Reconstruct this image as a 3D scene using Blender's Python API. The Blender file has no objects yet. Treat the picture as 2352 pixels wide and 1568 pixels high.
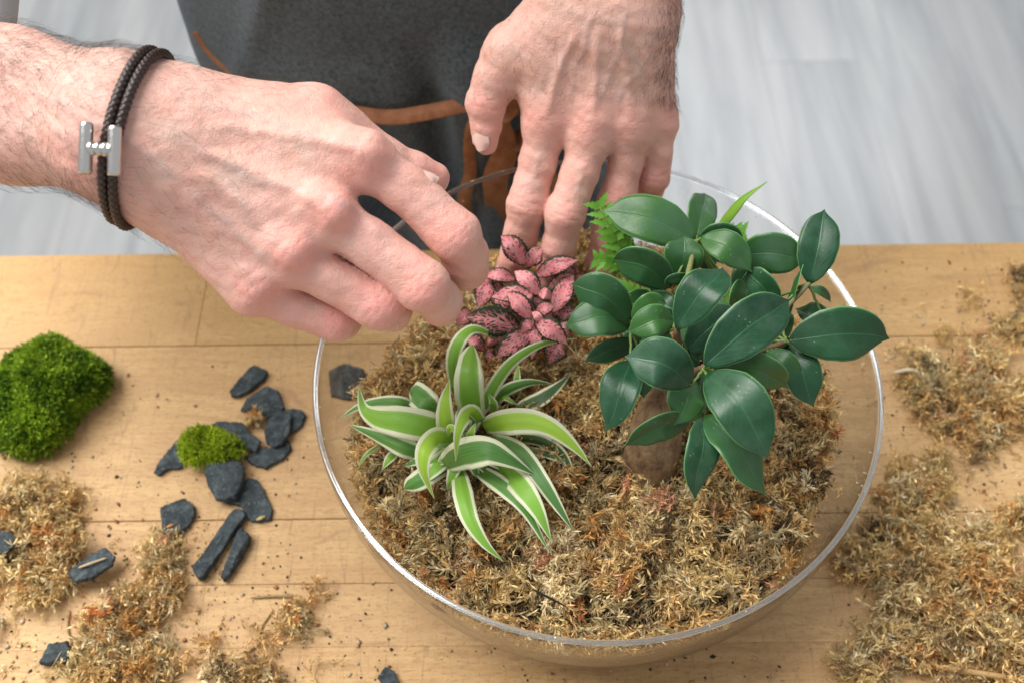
import bpy, math, random
import numpy as np
from mathutils import Vector

# ------------------------------------------------------------------ camera, light, exposure
sc = bpy.context.scene
CAM = np.array([-.0447, -.3146, .6006]); PITCH = math.radians(55.87); ROLL = math.radians(-1.28)
LENS = 38.0; F = LENS/36*2352
FW = np.array([0, math.cos(PITCH), -math.sin(PITCH)]); RT0 = np.array([1., 0, 0]); UP0 = np.cross(RT0, FW)
RT = math.cos(ROLL)*RT0 + math.sin(ROLL)*UP0; UP = -math.sin(ROLL)*RT0 + math.cos(ROLL)*UP0
cd = bpy.data.cameras.new('camera'); cam = bpy.data.objects.new('camera', cd); sc.collection.objects.link(cam)
from mathutils import Matrix
cam.matrix_world = Matrix(((RT[0], UP[0], -FW[0], CAM[0]), (RT[1], UP[1], -FW[1], CAM[1]), (RT[2], UP[2], -FW[2], CAM[2]), (0, 0, 0, 1)))
cd.lens = LENS; cd.sensor_width = 36; cd.clip_start = .02; cd.clip_end = 50
cd.dof.use_dof = True; cd.dof.focus_distance = .515; cd.dof.aperture_fstop = 8.0
sc.camera = cam
w = bpy.data.worlds.new("World"); sc.world = w; w.use_nodes = True
bg = w.node_tree.nodes['Background']; bg.inputs[0].default_value = (.95, .975, 1, 1); bg.inputs[1].default_value = .46
def area(name, loc, target, sx, sy, power, col):
    l = bpy.data.lights.new(name, 'AREA'); l.shape = 'RECTANGLE'; l.size = sx; l.size_y = sy; l.energy = power; l.color = col
    o = bpy.data.objects.new(name, l); sc.collection.objects.link(o); o.location = loc
    o.rotation_euler = (Vector(target)-Vector(loc)).to_track_quat('-Z', 'Y').to_euler(); return o
area('window_light', (-1.7, .95, 2.9), (.10, 0, 0), 2.9, 2.5, 205, (1, .975, .94))
area('back_window_light', (1.05, 3.4, 1.6), (.2, .6, -.4), 1.7, 1.2, 40, (.95, .98, 1))
sc.view_settings.view_transform = 'Standard'; sc.view_settings.look = 'None'; sc.view_settings.exposure = .37; sc.view_settings.gamma = 1
sc.render.resolution_x = 1024; sc.render.resolution_y = 682

# ------------------------------------------------------------------ helpers
rng = np.random.default_rng(7); random.seed(7)
def Q(vx, vy, d):          # a point at depth d seen at measured place (vx, vy)
    return CAM + d*(FW + (vx-1176)/F*RT - (vy-784)/F*UP)
def P(vx, vy, z):          # ... at height z
    r = FW + (vx-1176)/F*RT - (vy-784)/F*UP
    return CAM + r*((z-CAM[2])/r[2])
def dep(p): return float((np.asarray(p)-CAM)@FW)
def unit(v): v = np.asarray(v, float); return v/(np.linalg.norm(v, axis=-1, keepdims=True)+1e-12)
TOCAM = -FW
col = sc.collection
def link(name, me, mat=None, parent=None, smooth=True):
    o = bpy.data.objects.new(name, me); col.objects.link(o)
    if parent is not None: o.parent = parent
    if mat is not None and len(me.materials) == 0: me.materials.append(mat)
    if smooth: me.polygons.foreach_set('use_smooth', np.ones(len(me.polygons), bool))
    return o
def mesh(name, V, Fc, cols=None, uv=None):
    me = bpy.data.meshes.new(name); V = np.asarray(V, np.float32)
    if isinstance(Fc, np.ndarray):
        n, k = Fc.shape
        me.vertices.add(len(V)); me.vertices.foreach_set('co', V.ravel())
        me.loops.add(n*k); me.loops.foreach_set('vertex_index', Fc.astype(np.int32).ravel())
        me.polygons.add(n); me.polygons.foreach_set('loop_start', np.arange(0, n*k, k, dtype=np.int32))
        me.update(calc_edges=True)
    else:
        me.from_pydata([tuple(map(float, v)) for v in V], [], [tuple(map(int, f)) for f in Fc]); me.update()
    if cols is not None:
        a = me.attributes.new('Col', 'FLOAT_COLOR', 'POINT'); c = np.ones((len(V), 4), np.float32); c[:, :cols.shape[1]] = cols
        a.data.foreach_set('color', c.ravel())
    if uv is not None:
        l = me.uv_layers.new(name='UVMap'); li = np.empty(len(me.loops), np.int32); me.loops.foreach_get('vertex_index', li)
        l.data.foreach_set('uv', np.asarray(uv, np.float32)[li].ravel())
    return me
def empty(name, loc=(0, 0, 0)):
    o = bpy.data.objects.new(name, None); col.objects.link(o); o.location = loc; o.empty_display_size = .01; return o
def tag(o, label=None, cat=None, group=None, kind=None):
    if label: o['label'] = label
    if cat: o['category'] = cat
    if group: o['group'] = group
    if kind: o['kind'] = kind
    return o
def at(o, root):           # mesh given in world coordinates, hung on root
    o.parent = root; o.matrix_parent_inverse = Matrix.Translation(-Vector(root.location)); return o

# ---- materials
class NT:
    def __init__(s, name):
        s.m = bpy.data.materials.new(name); s.m.use_nodes = True; s.t = s.m.node_tree; s.b = s.t.nodes['Principled BSDF']; s.out = s.t.nodes['Material Output']
    def n(s, typ, ins=None, **kw):
        x = s.t.nodes.new(typ)
        for k, v in kw.items(): setattr(x, k, v)
        for k, v in (ins or {}).items(): s.put(x.inputs[k], v)
        return x
    def put(s, sock, v):
        if isinstance(v, bpy.types.NodeSocket): s.t.links.new(v, sock)
        elif hasattr(sock.default_value, '__len__') and len(sock.default_value) == 4 and len(v) == 3: sock.default_value = (*v, 1)
        else: sock.default_value = v
    def set(s, **kw):
        for k, v in kw.items(): s.put(s.b.inputs[k.replace('_', ' ')], v)
        return s
    def math(s, op, a, b=0.0, c=None, clamp=False):
        x = s.n('ShaderNodeMath', operation=op, use_clamp=clamp); s.put(x.inputs[0], a); s.put(x.inputs[1], b)
        if c is not None: s.put(x.inputs[2], c)
        return x.outputs[0]
    def mix(s, f, a, b, mode='MIX'):
        x = s.n('ShaderNodeMix', data_type='RGBA', blend_type=mode); s.put(x.inputs[0], f); s.put(x.inputs[6], a); s.put(x.inputs[7], b); return x.outputs[2]
    def ramp(s, f, stops):
        x = s.n('ShaderNodeValToRGB'); s.put(x.inputs[0], f); e = x.color_ramp.elements
        while len(e) < len(stops): e.new(.5)
        for i, (p, c) in enumerate(stops):
            e[i].position = p; e[i].color = (*c, 1) if hasattr(c, '__len__') else (c, c, c, 1)
        return x.outputs[0]
    def noise(s, scale, vec=None, detail=4, rough=.6, dist=0.0, out=0):
        x = s.n('ShaderNodeTexNoise'); x.inputs['Scale'].default_value = scale; x.inputs['Detail'].default_value = detail
        x.inputs['Roughness'].default_value = rough; x.inputs['Distortion'].default_value = dist
        if vec is not None: s.put(x.inputs['Vector'], vec)
        return x.outputs[out]
    def coord(s, which='Object'): return s.n('ShaderNodeTexCoord').outputs[which]
    def map(s, vec, scale=(1, 1, 1), loc=(0, 0, 0), rot=(0, 0, 0)):
        x = s.n('ShaderNodeMapping'); s.put(x.inputs[0], vec); x.inputs[1].default_value = loc; x.inputs[2].default_value = rot; x.inputs[3].default_value = scale; return x.outputs[0]
    def bump(s, h, strength=.3, dist=.001, normal=None):
        x = s.n('ShaderNodeBump'); x.inputs['Strength'].default_value = strength; x.inputs['Distance'].default_value = dist; s.put(x.inputs['Height'], h)
        if normal is not None: s.put(x.inputs['Normal'], normal)
        return x.outputs[0]
    def attr(s, name='Col', out=0): return s.n('ShaderNodeAttribute', attribute_name=name).outputs[out]

def m_skin():
    t = NT('skin'); co = t.coord()
    a = t.attr('Col'); sep = t.n('ShaderNodeSeparateColor'); t.put(sep.inputs[0], a)
    base = t.mix(sep.outputs[0], (.71, .435, .36), (.80, .29, .26))       # redness of knuckles and fingertips
    base = t.mix(sep.outputs[1], base, (.54, .40, .37))                      # veins
    n1 = t.noise(95, co, 3); n2 = t.noise(380, co, 3, .7)
    base = t.mix(t.ramp(n1, [(.35, 0), (.7, .5)]), base, (.68, .30, .23))
    base = t.mix(t.ramp(t.noise(52, co, 4, .7), [(.5, 0), (.72, .42)]), base, (.60, .46, .36))
    base = t.mix(t.ramp(n2, [(.45, 0), (.75, .35)]), base, (.68, .47, .38))
    base = t.mix(sep.outputs[2], base, (.45, .17, .13))
    v = t.n('ShaderNodeTexVoronoi'); v.inputs['Scale'].default_value = 16; t.put(v.inputs['Vector'], co)
    base = t.mix(t.ramp(v.outputs['Distance'], [(.0, .4), (.012, .4), (.018, 0)]), base, (.40, .2, .12))
    vo = t.n('ShaderNodeTexVoronoi', feature='DISTANCE_TO_EDGE'); vo.inputs['Scale'].default_value = 900; t.put(vo.inputs['Vector'], t.map(co, (1, 1.0, 1)))
    h = t.math('ADD', t.math('MULTIPLY', t.math('MINIMUM', vo.outputs[0], .3), .5), t.math('MULTIPLY', t.noise(230, co, 6, .75), 1.3))
    nm = t.bump(h, .62, .0010); nm = t.bump(t.noise(75, co, 5, .65, .6), .34, .0024, nm)
    t.set(Base_Color=base, Roughness=t.ramp(n1, [(.3, .44), (.7, .56)]), Normal=nm, Subsurface_Weight=.16, Subsurface_Scale=.0025, Specular_IOR_Level=.42)
    t.b.inputs['Subsurface Radius'].default_value = (1, .35, .2)
    return t.m
def m_hair():
    t = NT('body_hair'); t.set(Base_Color=(.035, .022, .015), Roughness=.5); return t.m
def m_nail():
    t = NT('nail'); t.set(Base_Color=(.73, .47, .41), Roughness=.33, Subsurface_Weight=.1, Subsurface_Scale=.002, Coat_Weight=.3); return t.m
def m_cord():
    t = NT('cord'); a = t.attr('Col'); t.set(Base_Color=a, Roughness=.42, Specular_IOR_Level=.45); return t.m
def m_metal():
    t = NT('polished_silver'); co = t.coord()
    t.set(Base_Color=(.60, .585, .56), Metallic=1.0, Roughness=t.ramp(t.noise(900, co), [(.3, .12), (.7, .22)])); return t.m
def m_denim():
    t = NT('apron_denim'); co = t.coord()
    n = t.noise(380, t.map(co, (1, 1, 1)), 5, .75); n2 = t.noise(14, co, 4); n3 = t.noise(1500, t.map(co, (1, 1, .25)), 2)
    c = t.mix(t.ramp(n, [(.32, 0), (.68, 1)]), (.038, .049, .058), (.165, .197, .213))
    c = t.mix(t.ramp(n2, [(.35, 0), (.75, .5)]), c, (.075, .083, .092))
    t.set(Base_Color=c, Roughness=.92, Specular_IOR_Level=.2, Sheen_Weight=.25, Normal=t.bump(t.math('ADD', n, n3), .45, .001))
    t.b.inputs['Sheen Tint'].default_value = (.6, .7, .8, 1)
    return t.m
def m_cloth(name, c, sc_=600):
    t = NT(name); co = t.coord(); n = t.noise(sc_, co, 4)
    t.set(Base_Color=t.mix(n, [x*.75 for x in c], c), Roughness=.9, Normal=t.bump(n, .3, .001)); return t.m
def m_leather():
    t = NT('tan_leather'); co = t.coord(); n = t.noise(120, co, 5, .65)
    t.set(Base_Color=t.mix(t.ramp(n, [(.3, 0), (.75, 1)]), (.24, .088, .036), (.44, .18, .078)), Roughness=.62, Specular_IOR_Level=.35, Normal=t.bump(t.noise(900, co), .25, .0006)); return t.m
def m_wood():
    t = NT('beech_wood'); co = t.coord()
    oi = t.n('ShaderNodeObjectInfo').outputs['Random']
    off = t.n('ShaderNodeCombineXYZ'); t.put(off.inputs[0], t.math('MULTIPLY', oi, 7.0)); t.put(off.inputs[1], t.math('MULTIPLY', oi, 3.0))
    vadd = t.n('ShaderNodeVectorMath', operation='ADD'); t.put(vadd.inputs[0], co); t.put(vadd.inputs[1], off.outputs[0]); v = vadd.outputs[0]
    g = t.noise(16, t.map(v, (.28, 4.2, 1)), 6, .62, .55); g2 = t.noise(60, t.map(v, (.35, 9, 1)), 4, .7); fleck = t.noise(420, t.map(v, (.35, 1.3, 1)), 2, .5)
    big = t.noise(5, v, 4, .6)
    c = t.ramp(g, [(.25, (.42, .245, .095)), (.48, (.56, .365, .160)), (.62, (.63, .425, .200)), (.85, (.68, .47, .24))])
    c = t.mix(t.ramp(g2, [(.36, 0), (.72, .6)]), c, (.42, .24, .105))
    c = t.mix(t.ramp(big, [(.42, 0), (.72, .5)]), c, (.46, .27, .125))
    c = t.mix(t.ramp(fleck, [(.53, 0), (.68, .6)]), c, (.32, .175, .075))
    c = t.mix(t.ramp(t.noise(23, t.map(v, (.8, 1.6, 1)), 7, .75, .4), [(.47, 0), (.62, .62)]), c, (.43, .25, .11))
    c = t.mix(t.math('MULTIPLY', oi, .22), c, (.64, .44, .26))
    # edge of the table top (far side) is more yellow and worn
    sep = t.n('ShaderNodeSeparateXYZ'); t.put(sep.inputs[0], co)
    yl = t.math('MULTIPLY', t.math('SUBTRACT', sep.outputs[1], .02), 6.5, clamp=True)
    c = t.mix(t.math('MULTIPLY', yl, .62), c, (.45, .26, .085))
    rg = t.n('ShaderNodeTexWave', wave_type='BANDS', bands_direction='Y'); t.put(rg.inputs['Vector'], t.map(v, (.35, 1, 1))); rg.inputs['Scale'].default_value = 34; rg.inputs['Distortion'].default_value = 16; rg.inputs['Detail'].default_value = 3; rg.inputs['Detail Scale'].default_value = .7
    c = t.mix(t.math('MULTIPLY', t.ramp(rg.outputs[0], [(.55, 0), (.95, .30)]), t.ramp(t.noise(6, v, 2), [(.4, 0), (.65, 1)])), c, (.36, .20, .09))
    c = t.mix(t.ramp(t.noise(800, t.map(v, (.5, 1, 1)), 2), [(.58, 0), (.70, .6)]), c, (.26, .14, .065))
    # dark scratches and stains
    sc1 = t.noise(30, t.map(v, (.6, 1.2, 1)), 8, .75, 1.2)
    c = t.mix(t.ramp(sc1, [(.55, 0), (.68, .55)]), c, (.27, .15, .07))
    wv = t.noise(9, t.map(v, (9, .7, 1), rot=(0, 0, .5)), 2, .5, .3)
    line = t.ramp(wv, [(.494, 0), (.5, .5), (.506, 0)])
    c = t.mix(line, c, (.25, .15, .08))
    t.set(Base_Color=c, Roughness=t.ramp(g, [(.3, .5), (.7, .64)]), Specular_IOR_Level=.32,
          Normal=t.bump(t.math('ADD', t.math('MULTIPLY', g2, .6), t.math('ADD', t.math('MULTIPLY', fleck, .5), t.noise(190, co, 4, .7))), .33, .0011)); return t.m
def m_floor():
    t = NT('pale_laminate'); co = t.coord(); oi = t.n('ShaderNodeObjectInfo').outputs['Random']
    off = t.n('ShaderNodeCombineXYZ'); t.put(off.inputs[1], t.math('MULTIPLY', oi, 9.0))
    va = t.n('ShaderNodeVectorMath', operation='ADD'); t.put(va.inputs[0], co); t.put(va.inputs[1], off.outputs[0])
    g = t.noise(7, t.map(va.outputs[0], (2.6, .22, 1)), 4, .6, .4); g2 = t.noise(3.5, t.map(va.outputs[0], (1.5, .5, 1)), 3)
    c = t.ramp(g, [(.32, (.165, .178, .187)), (.5, (.225, .236, .242)), (.68, (.29, .298, .30))])
    c = t.mix(t.ramp(g2, [(.4, 0), (.7, .4)]), c, (.265, .25, .252))
    t.set(Base_Color=c, Roughness=.34, Specular_IOR_Level=.5); return t.m
def m_attr(name, rough=.85, trans=.0, bump=0, spec=.3, bs=900):
    t = NT(name); a = t.attr('Col'); co = t.coord()
    c = t.mix(t.ramp(t.noise(bs, co, 3), [(.3, 0), (.8, .35)]), a, (.0, .0, .0))
    t.set(Base_Color=c, Roughness=rough, Specular_IOR_Level=spec)
    if bump: t.set(Normal=t.bump(t.noise(bs, co, 4), bump, .0006))
    if trans:
        tr = t.n('ShaderNodeBsdfTranslucent'); t.put(tr.inputs[0], a); mx = t.n('ShaderNodeMixShader'); mx.inputs[0].default_value = trans
        t.put(mx.inputs[1], t.b.outputs[0]); t.put(mx.inputs[2], tr.outputs[0]); t.put(t.out.inputs[0], mx.outputs[0])
    return t.m
def m_slate():
    t = NT('dark_slate'); co = t.coord(); n = t.noise(160, co, 6, .7); n2 = t.noise(45, co, 4); sp = t.noise(700, co, 2)
    c = t.ramp(n, [(.30, (.016, .022, .025)), (.5, (.040, .053, .059)), (.70, (.125, .148, .155))])
    c = t.mix(t.ramp(n2, [(.5, 0), (.75, .55)]), c, (.085, .115, .13))  # pale bluish patches: specular sheen painted into the base colour
    c = t.mix(t.ramp(sp, [(.64, 0), (.70, .6)]), c, (.30, .33, .33))
    t.set(Base_Color=c, Roughness=.72, Specular_IOR_Level=.4, Normal=t.bump(t.math('ADD', n, t.math('ADD', n2, t.noise(90, t.map(co, (1, 3, 8)), 5, .8))), .8, .0026)); return t.m
def leaf_out(t, c, trans, rough, nm, spec=.5):
    t.set(Base_Color=c, Roughness=rough, Specular_IOR_Level=spec)
    if nm is not None: t.set(Normal=nm)
    tr = t.n('ShaderNodeBsdfTranslucent'); t.put(tr.inputs[0], t.mix(.35, c, (.35, .6, .1))); mx = t.n('ShaderNodeMixShader'); mx.inputs[0].default_value = trans
    t.put(mx.inputs[1], t.b.outputs[0]); t.put(mx.inputs[2], tr.outputs[0]); t.put(t.out.inputs[0], mx.outputs[0]); return t.m
def uvs(t):
    s = t.n('ShaderNodeSeparateXYZ'); t.put(s.inputs[0], t.coord('UV')); u = s.outputs[0]; v = t.math('SUBTRACT', t.math('MULTIPLY', s.outputs[1], 2.0), 1.0)
    return u, v, t.math('ABSOLUTE', v)
def m_ficus():
    t = NT('ficus_leaf'); co = t.coord(); u, v, av = uvs(t); oi = t.n('ShaderNodeObjectInfo').outputs['Random']
    n = t.noise(110, co, 5, .65)
    c = t.mix(oi, (.004, .036, .014), (.044, .135, .016))
    c = t.mix(t.ramp(n, [(.3, 0), (.75, .7)]), c, (.015, .088, .036))
    ang = t.math('ADD', t.math('MULTIPLY', u, 13.0), t.math('MULTIPLY', av, -4.0)); vein = t.math('SINE', t.math('MULTIPLY', ang, 6.283))
    vein = t.ramp(vein, [(.90, 0), (1.0, .10)]); c = t.mix(vein, c, (.05, .17, .07))
    mid = t.ramp(av, [(.0, .35), (.022, .22), (.05, 0)]); c = t.mix(mid, c, (.06, .20, .08))
    edge = t.ramp(av, [(.93, 0), (.99, .8)]); c = t.mix(edge, c, (.16, .34, .12))
    sp = t.n('ShaderNodeTexVoronoi'); sp.inputs['Scale'].default_value = 330; t.put(sp.inputs['Vector'], co)
    dots = t.math('MULTIPLY', t.ramp(sp.outputs['Distance'], [(.0, 1), (.09, .8), (.14, 0)]), t.ramp(t.noise(55, co, 2), [(.5, 0), (.62, .7)]))
    c = t.mix(dots, c, (.30, .42, .22))
    c = t.mix(t.ramp(t.noise(38, co, 4), [(.47, 0), (.70, .48)]), c, (.075, .15, .095))
    h = t.math('ADD', t.math('MULTIPLY', vein, -.5), t.math('ADD', t.math('MULTIPLY', mid, -1.2), t.math('MULTIPLY', n, .5)))
    return leaf_out(t, c, .10, t.ramp(n, [(.3, .29), (.75, .46)]), t.bump(h, .4, .0009), .42)
def m_spider():
    t = NT('spider_plant_leaf'); co = t.coord(); u, v, av = uvs(t); oi = t.n('ShaderNodeObjectInfo').outputs['Random']
    cv = t.n('ShaderNodeCombineXYZ'); t.put(cv.inputs[0], t.math('MULTIPLY', u, 1.2)); t.put(cv.inputs[1], t.math('MULTIPLY', v, 9.0)); t.put(cv.inputs[2], t.math('MULTIPLY', oi, 30.0))
    s = t.noise(2.2, cv.outputs[0], 3, .6)
    a = t.attr('Col')                                                  # each leaf's own green, paler towards its base
    c = t.mix(t.ramp(s, [(.35, 0), (.7, .75)]), a, t.mix(.5, a, (.42, .60, .22)))
    fine = t.math('SINE', t.math('MULTIPLY', v, 75.0)); c = t.mix(t.ramp(fine, [(.4, 0), (1, .28)]), c, (.05, .16, .03))
    edge_at = t.math('ADD', av, t.math('MULTIPLY', t.math('SUBTRACT', s, .5), .42))
    c = t.mix(t.ramp(edge_at, [(.62, 0), (.675, 1)]), c, (.90, .91, .66))
    thin = t.math('ADD', av, 0); c = t.mix(t.ramp(thin, [(.50, 0), (.52, .2), (.53, .2), (.55, 0)]), c, (.55, .66, .36))
    return leaf_out(t, c, .28, .36, t.bump(t.math('ADD', fine, t.math('MULTIPLY', s, 2.0)), .22, .0005), .45)
def m_fittonia():
    t = NT('pink_nerve_leaf'); co = t.coord(); u, v, av = uvs(t); oi = t.n('ShaderNodeObjectInfo').outputs['Random']
    # herringbone cells between the pink veins
    cv = t.n('ShaderNodeCombineXYZ'); t.put(cv.inputs[0], t.math('SUBTRACT', t.math('MULTIPLY', u, 11.0), t.math('MULTIPLY', av, 4.5))); t.put(cv.inputs[1], t.math('MULTIPLY', v, 4.2)); t.put(cv.inputs[2], t.math('MULTIPLY', oi, 20.0))
    vo = t.n('ShaderNodeTexVoronoi', feature='DISTANCE_TO_EDGE'); vo.inputs['Scale'].default_value = 1.0; t.put(vo.inputs['Vector'], cv.outputs[0])
    a = t.attr('Col', 2)                                                # how wide the green cells are on this leaf (a fac)
    thr = t.math('SUBTRACT', t.math('SUBTRACT', .33, t.math('MULTIPLY', av, .22)), t.math('MULTIPLY', a, .22))
    cell = t.math('MULTIPLY', t.math('SUBTRACT', vo.outputs[0], thr), 14.0, clamp=True)
    n = t.noise(150, co, 4)
    pink = t.mix(t.ramp(n, [(.3, 0), (.7, 1)]), (.84, .21, .25), (.94, .42, .43)); pink = t.mix(t.ramp(av, [(0, .35), (.35, 0)]), pink, (.86, .50, .50))
    c = t.mix(cell, pink, (.030, .055, .022))
    e = t.math('ADD', av, t.math('MULTIPLY', t.math('SUBTRACT', t.noise(14, cv.outputs[0], 2), .5), .2)); c = t.mix(t.ramp(e, [(.76, 0), (.81, 1)]), c, (.022, .045, .018))
    t.set(Normal=t.bump(t.math('ADD', cell, t.math('MULTIPLY', n, .6)), .5, .0008))
    t.set(Base_Color=c, Roughness=.5, Specular_IOR_Level=.35)
    tr = t.n('ShaderNodeBsdfTranslucent'); t.put(tr.inputs[0], c); mx = t.n('ShaderNodeMixShader'); mx.inputs[0].default_value = .15
    t.put(mx.inputs[1], t.b.outputs[0]); t.put(mx.inputs[2], tr.outputs[0]); t.put(t.out.inputs[0], mx.outputs[0]); return t.m
def m_fern():
    t = NT('fern_leaflet'); co = t.coord(); n = t.noise(200, co, 3)
    return leaf_out(t, t.mix(n, (.07, .26, .02), (.17, .44, .045)), .3, .5, None, .4)
def m_lime():
    t = NT('lime_leaf'); co = t.coord(); n = t.noise(120, co, 3)
    return leaf_out(t, t.mix(n, (.16, .36, .025), (.28, .47, .06)), .35, .42, None, .4)
def m_bark():
    t = NT('ficus_bark'); co = t.coord(); n = t.noise(130, t.map(co, (1, 1, .6)), 6, .7); n2 = t.noise(700, co, 4)
    c = t.ramp(n, [(.34, (.115, .066, .032)), (.5, (.25, .155, .08)), (.72, (.40, .275, .155))])
    t.set(Base_Color=t.mix(t.ramp(n2, [(.4, 0), (.8, .4)]), c, (.10, .05, .028)), Roughness=.8, Specular_IOR_Level=.25, Normal=t.bump(t.math('ADD', n, t.math('MULTIPLY', n2, .5)), .5, .002)); return t.m
def m_glass_wall():
    t = NT('clear_glass_wall'); t.t.nodes.remove(t.b)
    lw = t.n('ShaderNodeLayerWeight'); lw.inputs[0].default_value = .5
    f = t.math('POWER', lw.outputs['Facing'], 4.5); f = t.math('ADD', t.math('MULTIPLY', f, .9), .035, clamp=True)
    tr = t.n('ShaderNodeBsdfTransparent'); tr.inputs[0].default_value = (.988, .992, .992, 1)
    gl = t.n('ShaderNodeBsdfGlossy'); gl.inputs['Roughness'].default_value = .02
    mx = t.n('ShaderNodeMixShader'); t.put(mx.inputs[0], f); t.put(mx.inputs[1], tr.outputs[0]); t.put(mx.inputs[2], gl.outputs[0]); t.put(t.out.inputs[0], mx.outputs[0]); return t.m
def m_glass_rim():
    t = NT('clear_glass_rim'); t.set(Base_Color=(.93, .97, 1), Roughness=.09, IOR=1.45, Transmission_Weight=1.0)
    lw = t.n('ShaderNodeLayerWeight'); lw.inputs[0].default_value = .5; gl = t.n('ShaderNodeBsdfGlossy'); gl.inputs[0].default_value = (.80, .90, 1, 1); gl.inputs['Roughness'].default_value = .22
    mx = t.n('ShaderNodeMixShader'); t.put(mx.inputs[0], t.ramp(lw.outputs['Facing'], [(.0, .14), (.45, .12), (.7, .04), (1, .5)])); t.put(mx.inputs[1], t.b.outputs[0]); t.put(mx.inputs[2], gl.outputs[0]); t.put(t.out.inputs[0], mx.outputs[0]); return t.m

M = dict(skin=m_skin(), hair=m_hair(), nail=m_nail(), cord=m_cord(), metal=m_metal(), denim=m_denim(), shirt=m_cloth('white_shirt', (.74, .75, .77)),
         jeans=m_cloth('dark_trousers', (.07, .095, .125)), shoe=m_cloth('shoe', (.05, .045, .04)), leather=m_leather(), wood=m_wood(), floor=m_floor(),
         moss=m_attr('dried_moss', .85, .22), green=m_attr('green_moss', .7, .25), slate=m_slate(), crumb=m_attr('crumbs', .9), ficus=m_ficus(), spider=m_spider(), fit=m_fittonia(),
         fern=m_fern(), lime=m_lime(), bark=m_bark(), wall=m_glass_wall(), rim=m_glass_rim(), stem=m_attr('plant_stem', .6, 0, .3))
M['bark2'] = m_attr('ficus_twig', .75, 0, .5)

# ---- geometry
def catmull(pts, n):
    p = np.asarray(pts, float)
    if len(p) == 2: return p[0] + (p[1]-p[0])*np.linspace(0, 1, n)[:, None]
    p = np.vstack([2*p[0]-p[1], p, 2*p[-1]-p[-2]]); s = np.linspace(0, len(p)-3-1e-9, n); i = s.astype(int); t = (s-i)[:, None]
    a, b, c, d = p[i], p[i+1], p[i+2], p[i+3]
    return .5*((2*b)+(-a+c)*t+(2*a-5*b+4*c-d)*t**2+(-a+3*b-3*c+d)*t**3)
def tube(pts, rad, ns=8, caps=True, closed=False, bumpf=None):
    p = np.asarray(pts, float); n = len(p); rad = np.broadcast_to(np.asarray(rad, float), (n,))
    T = unit(np.roll(p, -1, 0)-np.roll(p, 1, 0)) if closed else unit(np.gradient(p, axis=0))
    N = np.zeros_like(p); a = np.array([0, 0, 1.]) if abs(T[0][2]) < .9 else np.array([1., 0, 0])
    N[0] = unit(a-T[0]*(a@T[0]))
    for i in range(1, n): N[i] = unit(N[i-1]-T[i]*(N[i-1]@T[i]))
    B = np.cross(T, N); th = np.arange(ns)*2*np.pi/ns
    R = rad[:, None] if bumpf is None else rad[:, None]*bumpf(np.arange(n)[:, None], th[None])
    V = p[:, None]+R[..., None]*(np.cos(th)[None, :, None]*N[:, None]+np.sin(th)[None, :, None]*B[:, None]); V = V.reshape(-1, 3)
    Fc = []
    for i in range(n if closed else n-1):
        j = (i+1) % n
        for k in range(ns): Fc.append((i*ns+k, i*ns+(k+1) % ns, j*ns+(k+1) % ns, j*ns+k))
    if caps and not closed: Fc.append(tuple(range(ns-1, -1, -1))); Fc.append(tuple(range((n-1)*ns, n*ns)))
    return V, Fc
def merge(parts):
    V, Fc, o = [], [], 0
    for v, f in parts: V.append(np.asarray(v)); Fc += [tuple(x+o for x in q) for q in f]; o += len(v)
    return np.vstack(V), Fc
def leafgeo(pts, width, prof, tilt=0., fold=.15, nu=16, nv=8, thick=.0004, wav=0., cup=0., serr=0., hint=TOCAM, twist=0.):
    c = catmull(pts, nu+1); T = unit(np.gradient(c, axis=0)); t = np.linspace(0, 1, nu+1); W = np.interp(t, *prof)*width/2
    if serr: W = W*(1+serr*np.where(np.arange(nu+1) % 2 == 0, 1, -1)*(t > .08)*(t < .97))
    S = unit(np.cross(T, np.broadcast_to(hint, T.shape))); N = unit(np.cross(S, T))
    an = tilt+twist*t[:, None] if True else tilt
    S, N = S*np.cos(an)+N*np.sin(an), N*np.cos(an)-S*np.sin(an)
    v = np.linspace(-1, 1, nv+1); ph = rng.uniform(0, 6.28)
    off = fold*np.abs(v)[None]*W[:, None]*(1) + cup*(v**2)[None]*W[:, None] + wav*W[:, None]*(v**2)[None]*np.sin(t[:, None]*11+ph+np.sign(v)[None]*1.3)
    X = c[:, None]+S[:, None]*(v[None, :, None]*W[:, None, None])+N[:, None]*off[..., None]
    V = X.reshape(-1, 3); NN = np.repeat(N[:, None], nv+1, 1).reshape(-1, 3); uv = np.stack([np.repeat(t, nv+1), np.tile((v+1)/2, nu+1)], -1)
    i, j = np.meshgrid(np.arange(nu), np.arange(nv), indexing='ij'); a = (i*(nv+1)+j).ravel(); q = np.stack([a, a+1, a+nv+2, a+nv+1], -1)
    m = len(V)
    if thick:
        V2 = V-NN*thick; q2 = q[:, ::-1]+m; ed = []
        for k in range(nu):
            ed.append((k*(nv+1), k*(nv+1)+nv+1, k*(nv+1)+nv+1+m, k*(nv+1)+m)); b = k*(nv+1)+nv; ed.append((b+nv+1, b, b+m, b+nv+1+m))
        for k in range(nv): ed.append((k+1, k, k+m, k+1+m)); b = nu*(nv+1)+k; ed.append((b, b+1, b+1+m, b+m))
        V = np.vstack([V, V2]); q = np.vstack([q, q2, np.array(ed)]); uv = np.vstack([uv, uv])
    return V, q, uv
def pxw(px, p): return px*dep(p)/F

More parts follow.
